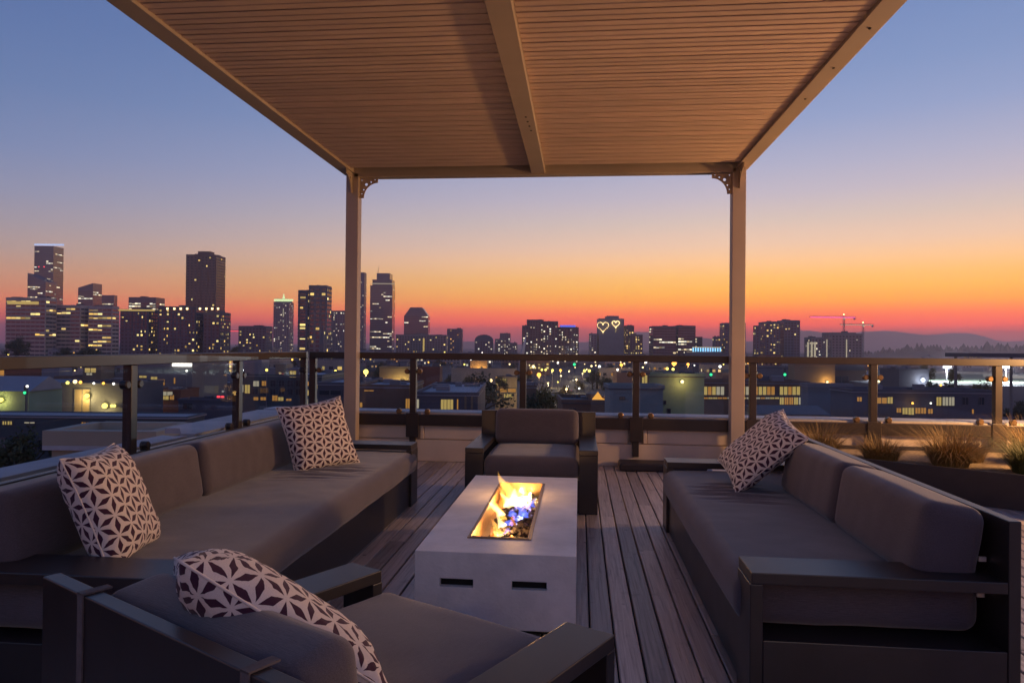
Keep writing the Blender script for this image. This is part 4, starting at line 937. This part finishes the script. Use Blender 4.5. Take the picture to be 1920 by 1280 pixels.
for (a, b, y0, y1, m) in ((450, 491, 675, 705, 'w_concrete'), (517, 537, 682, 704, 'w_tan'), (491, 517, 690, 705, 'w_concrete'), (537, 562, 690, 705, 'w_concrete')):
    za, zb = at(500, y1, 156).z-GZ, at(500, y0, 156).z-GZ; MB().box((a-960)/FPX*156-X, (b-960)/FPX*156-X, 6, 11, za, zb).build('penthouse', M[m], r)
house('warehouse', 'dark warehouse between the corner posts and the pergola post', 596, 676, 722, 118, 20, 'w_dark', [(600, 732, 640, 740, 'pane')], 'roof')
house('brick_house', 'dark brown house with a tan gable right of the pergola post', 676, 772, 727, 105, 14, 'w_brown', [(676, 754, 681, 763, 'lito'), (684, 731, 702, 733, 'lito'), (762, 747, 770, 765, 'lito')], 'roof', short='brown house')
house('plaster_house', 'tan plastered house lit by a yellow lamp', 712, 768, 690, 210, 12, 'w_tan', [], 'roofdark', lamps=[(755, 719, 'g_yellow', .7, 500, YE), (729, 723, 'g_orange', .4, 60, OR)], short='tan house')
house('flat_roof_house', 'flat roofed house with one bright yellow window', 780, 897, 742, 92, 26, 'w_dark', [(828, 748.5, 839, 767, 'lity'), (840, 748.5, 851, 767, 'lity'), (782, 748, 787, 765, 'litw'), (858, 748, 860.5, 767, 'lito'), (872, 742, 876, 766, 'w_tan'), (884, 738, 888, 766, 'w_tan')], 'roof', short='yellow window house')
house('brick_block', 'orange lit brick block beyond the flat roofed house', 882, 914, 678, 330, 14, 'w_tan', [(885, 690, 888, 694, 'lity'), (902, 688, 905, 694, 'pane'), (886, 702, 889, 707, 'pane')], 'roofdark', lamps=[(902, 698, 'g_orange', .6, 900, OR), (888, 716, 'g_orange', .5, 900, OR)], short='orange brick block')
house('restaurant', 'yellow lit restaurant front behind a street tree', 930, 970, 709, 260, 10, 'w_tan', [(931, 710, 950, 722, 'lity'), (936, 728, 968, 735, 'lito'), (946, 738, 962, 745, 'lity')], 'roofdark', lamps=[(921, 713, 'g_warm', .6, 300, OR)], short='yellow restaurant')
house('timber_house', 'dark house behind the armchair left of the lit street', 984, 1006, 727, 130, 12, 'w_brown', [], 'roof')
r, X = house('terrace_building', 'brown flat building with a dark roof terrace right of the street', 1056, 1146, 757, 82, 9, 'w_brown', [(1068, 766, 1080, 772, 'pane')], 'roofdark', short='brown terrace building')
for k in range(5): MB().box((1072+k*9-960)/FPX*90-X, (1076+k*9-960)/FPX*90-X, 8, 8.6, at(1090, 751, 90).z-GZ, at(1090, 743-k % 2*3, 90).z-GZ).build('roof_chair', M['w_dark'], r)
for k, (a, b) in enumerate(((1111, 1131), (1131, 1158))):
    o_ = at((a+b)/2, 749, 87); t = empty('lit_tent', (o_.x, o_.y, o_.z), YAW); tag(t, ['left of two orange glowing tents behind the brown terrace', 'right of two orange glowing tents behind the brown terrace'][k], 'tent', 'glowing tents')
    w_ = (b-a)/FPX*87/2; MB().add([(-w_, -w_, 0), (w_, -w_, 0), (w_, w_, 0), (-w_, w_, 0), (0, 0, w_*1.5)], [(0, 1, 4), (1, 2, 4), (2, 3, 4), (3, 0, 4)]).build('canopy', glow('tent glow %d' % k, (1, .45, .07), 1.1), t)
    for sx in (-1, 1): MB().tube([(sx*w_*.96, -w_*.96, -.4), (sx*w_*.96, -w_*.96, 0)], .08, 5).build('pole', M['w_grey'], t)
house('teal_block', 'plain teal block in front of the green building', 1144, 1244, 730, 76, 4, 'w_teal', [(1163, 744, 1172, 748, 'w_tan')], 'roofdark', units=False, short='teal block')
house('green_building', 'green plastered building with a wall lamp', 1216, 1321, 707, 90, 5, 'w_green', [(1245, 751, 1249, 757, 'pane'), (1252, 766, 1258, 775, 'pane')], 'roofdark', lamps=[(1278, 715, 'g_warm', .22, 30, OR)], short='green building')
house('lit_tower_stub', 'narrow yellow lit stair tower beside the green building', 1201, 1217, 701, 87, 2, 'w_tan', [(1204, 703, 1214, 726, 'lity')], 'roofdark', units=False)
wl = []
rs = random.Random(4)
for k in range(25):
    a = 1320+k*7.9
    if k % 6 == 5: continue
    wl.append((a, 724.5, a+6.6, 740, rs.choice(['lity', 'lity', 'lito', 'litw'])))
for k in range(22):
    a = 1320+k*8.9; wl.append((a, 744.5, a+7.6, 747.5 if a < 1460 else 758, rs.choice(['lity', 'lito', 'litw'])))
house('market_hall', 'long glazed hall with rows of golden windows', 1318, 1517, 719, 128, 8, 'w_brown', wl, 'roof', short='golden glazed hall')
house('tan_block', 'blank tan block above the golden glazed hall', 1490, 1566, 684, 175, 4, 'w_tan', [], 'roofdark', units=False, lamps=[(1550, 716, 'g_warm', .3, 120, OR)])
house('grey_block', 'blank blue grey block behind the golden glazed hall', 1418, 1494, 690, 190, 4, 'w_concrete', [], 'roofdark', units=False)
house('metal_clad_hall', 'ribbed grey metal hall right of the golden windows', 1516, 1600, 725, 116, 3, 'w_concrete', [], 'roof', units=False, short='ribbed metal hall')
r, X = house('domed_hall', 'dark low pitched hall behind the ribbed metal hall', 1540, 1625, 694, 230, 24, 'w_brown', [(1567, 706, 1590, 722, 'pane')], 'roofdark', pitch=3.5)
r, X = house('near_gable_roof', 'near dark green roof sloping down in front of the hall', 1425, 1545, 776, 56, 4, 'w_teal', [], 'roofdark', pitch=-.55)
wl = [(1643, 745, 1663, 756, 'lito'), (1664, 744, 1674, 756, 'lity'), (1755.5, 744, 1765, 760, 'lity'), (1767, 744, 1778, 760, 'litw'), (1779, 744, 1789.5, 760, 'litw'), (1681, 764.5, 1690, 773, 'lito'), (1692, 764, 1702, 776, 'lity'), (1703, 764, 1714, 777, 'lity'), (1716, 764, 1726, 775, 'lito'), (1727, 764, 1736.5, 775, 'lito'), (1740, 766, 1749, 775, 'lito'), (1607, 744, 1616, 752, 'lito'), (1822, 767, 1826, 775, 'lito'), (1805, 745, 1815, 758, 'pane'), (1835, 745, 1845, 758, 'pane')]
house('brick_school', 'long dark building with bright windows before the floodlit field', 1600, 1866, 737, 100, 7, 'w_dark', wl, 'roof', lamps=[(1708, 755, 'g_orange', .16, 8, OR), (1742, 755, 'g_white', .13, 0, 0)], short='long dark school')
house('field_house', 'dark clubhouse at the edge of the floodlit field', 1686, 1742, 695, 190, 10, 'w_dark', [], 'roofdark', lamps=[(1729, 712, 'g_cool', .5, 200, WH)])
D = 110; o_ = at(1905, 664, D); cn = empty('canopy_roof', (o_.x, o_.y, GZ), YAW); tag(cn, 'flat dark canopy roof just above the rail at far right', 'roof'); zz = o_.z-GZ
MB().box(-8.1, 9, -1, 5, zz-.5, zz+.12).build('slab', M['roofdark'], cn)
for sx in (-7.5, 1.5, 8.5): MB().box(sx-.15, sx+.15, 3, 3.3, 0, zz-.5).build('column', M['w_grey'], cn)
house('lit_facade', 'pale building flooded with light at the right edge', 1884, 1990, 706, 262, 12, 'w_cream', [(1896, 720, 1904, 727, 'lity'), (1893, 738, 1900, 746, 'lity'), (1908, 742, 1914, 748, 'litw')], 'roof')
house('roof_box', 'pale low roof box close below the left railing', 100, 290, 843, 18, 2.0, 'w_cream', [], 'coping', units=False)
house('glow_wall', 'pale grandstand wall lit white behind the floodlit field', 1742, 1900, 700, 305, 10, 'w_cream', [], 'roof', units=False)  # added: floodlit wall in place of the white glow over the field
# floodlit field
M['turf'] = mat('field turf', (.10, .13, .08), .9, .2, .2)
a, b, c, d = [at(px, 700, D) for px, D in ((1640, 210), (1990, 210), (1990, 330), (1640, 330))]
MB().quad((a.x, a.y, -9.0), (b.x, b.y, -9.0), (c.x, c.y, -9.0), (d.x, d.y, -9.0)).build('sports_field', M['turf'])['kind'] = 'structure'
MB().box(min(a.x, d.x), max(b.x, c.x), min(a.y, b.y)-1, max(c.y, d.y), GZ, -9.05).build('field_terrace', M['w_grey'])['kind'] = 'structure'
for px, lab in ((1663, 'floodlight mast over the field beside the clubhouse'), (1775, 'brightest floodlight mast in the middle of the field'), (1886, 'floodlight mast right of the bright railing post')):
    D = 232; t = at(px, 687 if px > 1700 else 697, D); r = empty('floodlight', (t.x, t.y, -9), YAW); tag(r, lab, 'floodlight', 'field floodlights')
    MB().tube([(0, 0, 0), (0, 0, t.z+9)], .14, 6).build('mast', M['w_grey'], r)
    MB().box(-1.3, 1.3, -.2, .1, t.z+8.6, t.z+9.2).build('lamp_bar', M['w_grey'], r)
    big = px > 1700
    for k in range(4): MB().box(-1.25+k*.65, -.72+k*.65, -.42, -.21, t.z+8.45, t.z+8.45+(.75 if big else .35)).build('lamp', M['g_cool'], r)
    lamp('lamp_light', (0, -.8, t.z+8.2), 45000 if big else 12000, WH, r, .4)

# --- trees
def leafmat(n, a, b):
    m, t, out = newmat(n); g_ = NT(t); r_ = g_.n('ShaderNodeNewGeometry').outputs['Random Per Island']
    p = g_.n('ShaderNodeBsdfPrincipled', {'Base Color': g_.mix(r_, c4(a), c4(b)), 'Roughness': .7}); t.links.new(p.outputs[0], out.inputs[0]); return m
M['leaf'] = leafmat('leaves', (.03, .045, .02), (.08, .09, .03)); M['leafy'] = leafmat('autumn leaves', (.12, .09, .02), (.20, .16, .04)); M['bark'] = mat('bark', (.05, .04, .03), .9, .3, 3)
tree_proto = {}
def tree_mesh(k):
    if k in tree_proto: return tree_proto[k]
    rs = random.Random(k*17+3); tr = MB(); cr = MB(); clumps = []
    tr.tube([(0, 0, 0), (.1, 0, 1.5), (.05, .1, 3), (0, 0, 5)], [.28, .2, .16, .05], 6)
    for _ in range(9):
        a = rs.uniform(0, 2*pi); z0 = rs.uniform(1.8, 3.6); L = rs.uniform(1.2, 2.3); e = (cos(a)*L, sin(a)*L, z0+rs.uniform(.7, 2.0))
        tr.tube([(0, 0, z0), (e[0]*.5, e[1]*.5, z0+.6), e], [.1, .07, .03], 5); clumps.append((Vector(e), rs.uniform(.7, 1.2)))
    clumps += [(Vector((rs.uniform(-.8, .8), rs.uniform(-.8, .8), rs.uniform(4, 6))), rs.uniform(.8, 1.3)) for _ in range(6)]
    for c, r_ in clumps:
        for _ in range(80):
            d = Vector((rs.gauss(0, 1), rs.gauss(0, 1), rs.gauss(0, 1))).normalized(); p = c+d*r_*rs.random()**.4
            u = Vector((rs.gauss(0, 1), rs.gauss(0, 1), rs.gauss(0, 1))).normalized(); w = u.cross(d).normalized(); s = rs.uniform(.10, .20)
            cr.quad(p-u*s-w*s*.6, p+u*s-w*s*.6, p+u*s+w*s*.6, p-u*s+w*s*.6)
    a, b = tr.mesh('trunk'), cr.mesh('crown'); a.materials.append(M['bark']); tree_proto[k] = (a, b); return a, b
crowns = {}
def tree(label, px, ytop, D, h_, k, leaf='leaf', base=None, wide=1.0):
    a, b = tree_mesh(k % 4)
    if (k % 4, leaf) not in crowns:
        c = b.copy(); c.materials.append(M[leaf]); crowns[(k % 4, leaf)] = c
    t = at(px, ytop, D); s = h_/6.6; r = empty('street_tree', (t.x, t.y, t.z-h_), k*1.3); r.scale = (s*wide, s*wide, s); tag(r, label, 'tree', 'street trees seen through the railing')
    link('trunk', a, None, r); link('crown', crowns[(k % 4, leaf)], None, r); return r
tree('dark bare tree before the dark row building', 42, 806, 58, 6, 1, 'leaf'); tree('round dark tree before the store hall', 262, 724, 200, 9, 2)
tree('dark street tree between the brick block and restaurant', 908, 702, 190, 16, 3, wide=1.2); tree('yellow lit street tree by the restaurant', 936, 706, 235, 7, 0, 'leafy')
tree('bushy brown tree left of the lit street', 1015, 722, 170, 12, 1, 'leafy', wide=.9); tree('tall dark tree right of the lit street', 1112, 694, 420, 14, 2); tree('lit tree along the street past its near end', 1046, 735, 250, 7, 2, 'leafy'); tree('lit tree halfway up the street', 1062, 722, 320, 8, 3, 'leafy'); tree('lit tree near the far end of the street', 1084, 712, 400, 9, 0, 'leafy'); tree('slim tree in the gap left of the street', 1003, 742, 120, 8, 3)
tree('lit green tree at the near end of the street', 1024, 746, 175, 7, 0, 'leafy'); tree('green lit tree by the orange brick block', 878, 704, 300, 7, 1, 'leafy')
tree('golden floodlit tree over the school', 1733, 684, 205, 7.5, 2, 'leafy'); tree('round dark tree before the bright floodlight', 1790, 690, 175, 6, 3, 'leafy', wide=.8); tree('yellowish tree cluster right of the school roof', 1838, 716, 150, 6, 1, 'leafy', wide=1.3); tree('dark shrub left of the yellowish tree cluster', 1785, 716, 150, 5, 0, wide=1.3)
tree('small dark tree on the school roof line', 1743, 714, 150, 4, 2); tree('dark tree top at the far left horizon', 30, 640, 420, 14, 0, wide=1.2); tree('taller dark tree beside the beige office block', 34, 632, 480, 18, 1); tree('dark low tree before the beige wing', 120, 652, 420, 11, 2, wide=1.6); tree('dark spreading tree below the beige wing', 170, 650, 430, 12, 3, wide=1.6); tree('dark tree by the brown house', 705, 722, 120, 9, 0)
tree('dark shrub before the pale flooded building', 1896, 762, 120, 3.5, 1, wide=1.4); tree('pointed dark tree at the right picture edge', 1914, 752, 120, 5, 2)
tree('dark tree in the gap right of the dark flats', 443, 648, 520, 12, 1); tree('dark tree behind the tan plastered house', 718, 684, 330, 12, 3); tree('dark round tree behind the lit apartment house', 395, 690, 330, 12, 2)

# --- the lit street, its lamps and the traffic
M['road'] = mat('street asphalt', (.06, .058, .055), .7, .2, .3)
p0, p1 = at(1008, 640, 230), at(1093, 640, 620); d_ = (p1-p0); d_.z = 0; sd = d_.normalized().cross(Vector((0, 0, 1)))*5
MB().quad(*[(q.x, q.y, GZ+.05) for q in (p0-sd, p0+sd, p1+sd, p1-sd)][::-1]).build('road', M['road'])['kind'] = 'structure'
LAMPC = [('g_warm', 'warm'), ('g_orange', 'orange'), ('g_white', 'white'), ('g_yellow', 'yellow')]
lamp_me = {}
def street_lamp(label, p, h_, m, rad, light=None):
    r = empty('street_lamp', (p.x, p.y, GZ)); tag(r, label, 'street lamp', 'street lamps in the city')
    key = (m, rad)
    if key not in lamp_me: lamp_me[key] = (MB().ball((0, 0, 0), rad, 8, 5).mesh('globe'), MB().tube([(0, 0, 0), (0, 0, 1)], .1, 5).mesh('pole')); lamp_me[key][0].materials.append(M[m]); lamp_me[key][1].materials.append(M['w_grey'])
    if light is None and rad >= .8: light = (2600, {'g_orange': OR, 'g_yellow': YE}.get(m, (1, .8, .5)))
    link('globe', lamp_me[key][0], None, r, (0, 0, h_)); q = link('pole', lamp_me[key][1], None, r); q.scale.z = h_-rad*.8
    if light: lamp('lamp_light', (0, 0, h_-rad-.3), light[0], light[1], r, .3)
ORD = ['first', 'second', 'third', 'fourth', 'fifth', 'sixth', 'seventh', 'eighth', 'ninth', 'tenth', 'eleventh', 'twelfth', 'thirteenth', 'fourteenth', 'fifteenth', 'sixteenth', 'seventeenth', 'eighteenth', 'nineteenth', 'twentieth']
for k in range(9):
    t = k/8; q = p0+d_*(.05+t*.9)+sd*(1.15 if k % 2 else -1.15)
    street_lamp('%s street lamp up the lit street from its near end' % ORD[k], q, 7.5, 'g_warm', .5, (5000, (1, .72, .36)))
for k in range(8):
    q = p0+d_*(.12+.1*k); q = q+sd*(.4 if k % 2 else -.4); z = GZ+.05
    c = empty('car', (q.x, q.y, z), math.atan2(d_.y, d_.x)-pi/2); tag(c, '%s small car on the lit street counted from near' % ORD[k], 'car', 'cars on the lit street')
    mb = MB(); mb.prism([(-2.1, .3), (2.1, .3), (2.1, .75), (1.3, .85), (.7, 1.4), (-1.2, 1.4), (-1.9, .9), (-2.1, .85)], 0, -.85, .85); me = mb.mesh('body'); fix_normals(me); link('body', me, M['w_dark' if k % 3 else 'w_concrete'], c)
    for sx in (-.6, .6): MB().ball((sx, -2.15 if k % 2 == 0 else 2.15, .7), .22, 6, 4).build('headlight', M['g_white'], c); MB().ball((sx, 2.12 if k % 2 == 0 else -2.12, .75), .14, 6, 4).build('tail_light', M['g_red'], c)
    for sx in (-.8, .8):
        for sy in (-1.3, 1.3): MB().tube([(sx-.1, sy, .32), (sx+.1, sy, .32)], .32, 8).build('wheel', M['black'], c)
for px, py, D, m, lab in ((47, 736, 140, 'g_green', 'green traffic light at the far left'), (1077, 683, 420, 'g_green', 'wide green traffic light beyond the street'), (1333, 702, 150, 'g_green', 'green traffic light left of the right post'), (1471.5, 702, 165, 'g_green', 'green traffic light before the blue grey block')):
    t = at(px, py, D); r = empty('traffic_light', (t.x, t.y, GZ)); tag(r, lab, 'traffic light', 'traffic lights'); MB().tube([(0, .2, 0), (0, .2, t.z-GZ+.6)], .09, 5).build('pole', M['roofdark'], r); MB().box(-.3, .3, 0, .4, t.z-GZ-.5, t.z-GZ+1.4).build('housing', M['roofdark'], r); MB().ball((0, -.1, t.z-GZ), .30*D/150, 8, 5).build('lens', M[m], r)
def near_land(px):
    return min(LAND, key=lambda l: abs(l[0]-px))[1]
# hand placed lamps that show as clear dots
HL = [(686, 697, 250, 'g_yellow', .95), (721, 700, 300, 'g_white', .5), (1010.5, 702.5, 300, 'g_orange', .9), (65, 694, 300, 'g_warm', .5), (29, 701, 300, 'g_warm', .4), (51, 724, 138, 'g_white', .24), (274, 747, 150, 'g_white', .2), (350, 695, 236, 'g_white', .32), (371, 735, 260, 'g_white', .4), (411, 684, 420, 'g_white', .6), (417, 684, 430, 'g_white', .6), (383, 677, 500, 'g_yellow', 1.1), (422, 676, 500, 'g_warm', 1.0), (517, 672, 520, 'g_warm', .9), (548, 674, 520, 'g_orange', .7), (500, 693.5, 148, 'g_yellow', .3), (629, 696, 200, 'g_yellow', .45), (640, 671, 480, 'g_white', .6), (870, 699, 330, 'g_red', .5), (1000, 687, 420, 'g_warm', .9), (1016, 693, 420, 'g_yellow', .7), (1023, 693, 425, 'g_yellow', .7), (1036, 694, 430, 'g_yellow', .8), (1051, 694, 440, 'g_orange', .8), (1046, 680, 500, 'g_white', .7), (1096, 695, 330, 'g_yellow', .7), (1105, 695, 335, 'g_yellow', .7), (1124, 687, 420, 'g_white', .8), (1109, 686, 420, 'g_warm', .6), (1165, 684, 400, 'g_orange', .9), (1158, 693, 360, 'g_white', .6), (1211, 679, 480, 'g_white', .8), (1251, 691, 330, 'g_yellow', .7), (1262, 692, 330, 'g_yellow', .7), (1264, 681, 420, 'g_orange', 1.4), (1290, 683, 400, 'g_orange', .8), (1350, 687, 360, 'g_white', .7), (1200, 741, 130, 'g_white', .1), (1086, 728, 300, 'g_white', .4), (1657, 680, 420, 'g_red', .5), (1638, 716, 150, 'g_red', .2), (1648, 715, 160, 'g_warm', .25), (1764, 722, 140, 'g_orange', .22), (1791, 732, 118, 'g_orange', .25)]
cnt = {}
for (px, py, D, m, rad) in HL:
    t = at(px, py, D); cn = m[2:]; key = (cn, near_land(px)); cnt[key] = cnt.get(key, 0)+1
    street_lamp('%s %s lamp glowing below the %s' % (ORD[cnt[key]-1], cn, key[1]), t, t.z-GZ, m, rad)
# fields of low blocks between the near houses and the skyline
rs = random.Random(21); cnt = {}; blocks = []
for k in range(130):
    D = 300+1000*((k+.5)/130)**1.25; px = -40+2020*((k*.61803) % 1.0)+rs.uniform(-10, 10)
    if px > 1590 and D < 700: continue
    c_ = at(px, 640, D)-p0; c_.z = 0
    if D < 760 and abs(c_.dot(sd.normalized())) < 26: continue
    blocks.append((px, D))
blocks.sort(key=lambda b: b[1])
for n_, c_ in (('f_stone', (.34, .30, .28)), ('f_plaster', (.42, .34, .27)), ('f_slate', (.22, .23, .28)), ('f_brick', (.30, .15, .10))): wallm(n_, c_)
COLN = {'f_stone': 'stone', 'f_plaster': 'plaster', 'f_slate': 'slate', 'f_brick': 'brick', 'w_dark': 'charcoal', 'w_grey': 'grey', 'w_brown': 'brown', 'w_concrete': 'pale grey', 'w_beige': 'beige', 'w_red': 'brick red'}
for (px, D) in blocks:
    wn = rs.choice(list(COLN)); wpx = rs.uniform(13, 32)/D*FPX; hz = rs.uniform(6, 19); yt = 640+(EYE-(GZ+hz))*FPX/D+9
    key = (COLN[wn], near_land(px)); cnt[key] = cnt.get(key, 0)+1
    yt = 640+9.1+(px-960)*.0097+(EYE-GZ-hz)*FPX/D
    tower('low_block', '%s low block %s nearest below the %s' % (COLN[wn], '' if cnt[key] == 1 else ORD[cnt[key]-1], key[1]) if cnt[key] > 1 else '%s low block nearest below the %s' % (COLN[wn], key[1]),
          [(px-wpx/2, px+wpx/2, yt)], D, rs.uniform(10, 18), wn, 3.2, 3.4, rs.uniform(.14, .42), 'punch', rs.choice(['lit', 'lity', 'litw', 'lito']), group='low blocks across the city', slabs=False)
rs = random.Random(77); cnt = {}
for k in range(170):
    px = rs.uniform(0, 1640); D = rs.uniform(330, 1100); m, cn = rs.choice(LAMPC+[('g_warm', 'warm')]*2+[('g_white', 'white')]); q = at(px, 640, D); h_ = rs.uniform(6, 17)
    key = (cn, near_land(px)); cnt[key] = cnt.get(key, 0)+1
    if cnt[key] > 20: continue
    street_lamp('%s tiny %s lamp under the %s' % (ORD[cnt[key]-1], cn, key[1]), q, h_, m, .42 if D < 600 else .7)

# street trees among the low blocks
rs = random.Random(31); cnt = {}
for k in range(64):
    px = rs.uniform(10, 1600); D = rs.uniform(260, 700); h_ = rs.uniform(7, 13); q_ = at(px, 640, D)
    c_ = q_-p0; c_.z = 0
    if abs(c_.dot(sd.normalized())) < 14: continue
    yt = 640+9.1+(px-960)*.0097+(EYE-GZ-h_)*FPX/D; lf = rs.choice(['leaf', 'leaf', 'leafy']); cn = {'leaf': 'dark', 'leafy': 'autumn'}[lf]
    key = (cn, near_land(px)); cnt[key] = cnt.get(key, 0)+1
    tree('%s %s tree among low blocks below the %s' % (ORD[cnt[key]-1], cn, key[1]), px, yt, D, h_, k, lf, wide=rs.uniform(.9, 1.5))

# ------------------------------------------------------------------ evening haze
hz = MB().box(-11400, 11400, -3400, 11900, GZ-2, HAZE_TOP).build('haze', None); hz['kind'] = 'stuff'; tag(hz, 'thin mauve evening haze over the city', 'haze', kind='stuff')
m, t, out = newmat('evening haze'); g_ = NT(t)
pv = g_.n('ShaderNodeVolumePrincipled', {'Color': (1, .82, .88, 1), 'Density': HAZE_D, 'Anisotropy': .6}); t.links.new(pv.outputs[0], out.inputs['Volume'])
hz.data.materials.append(m)
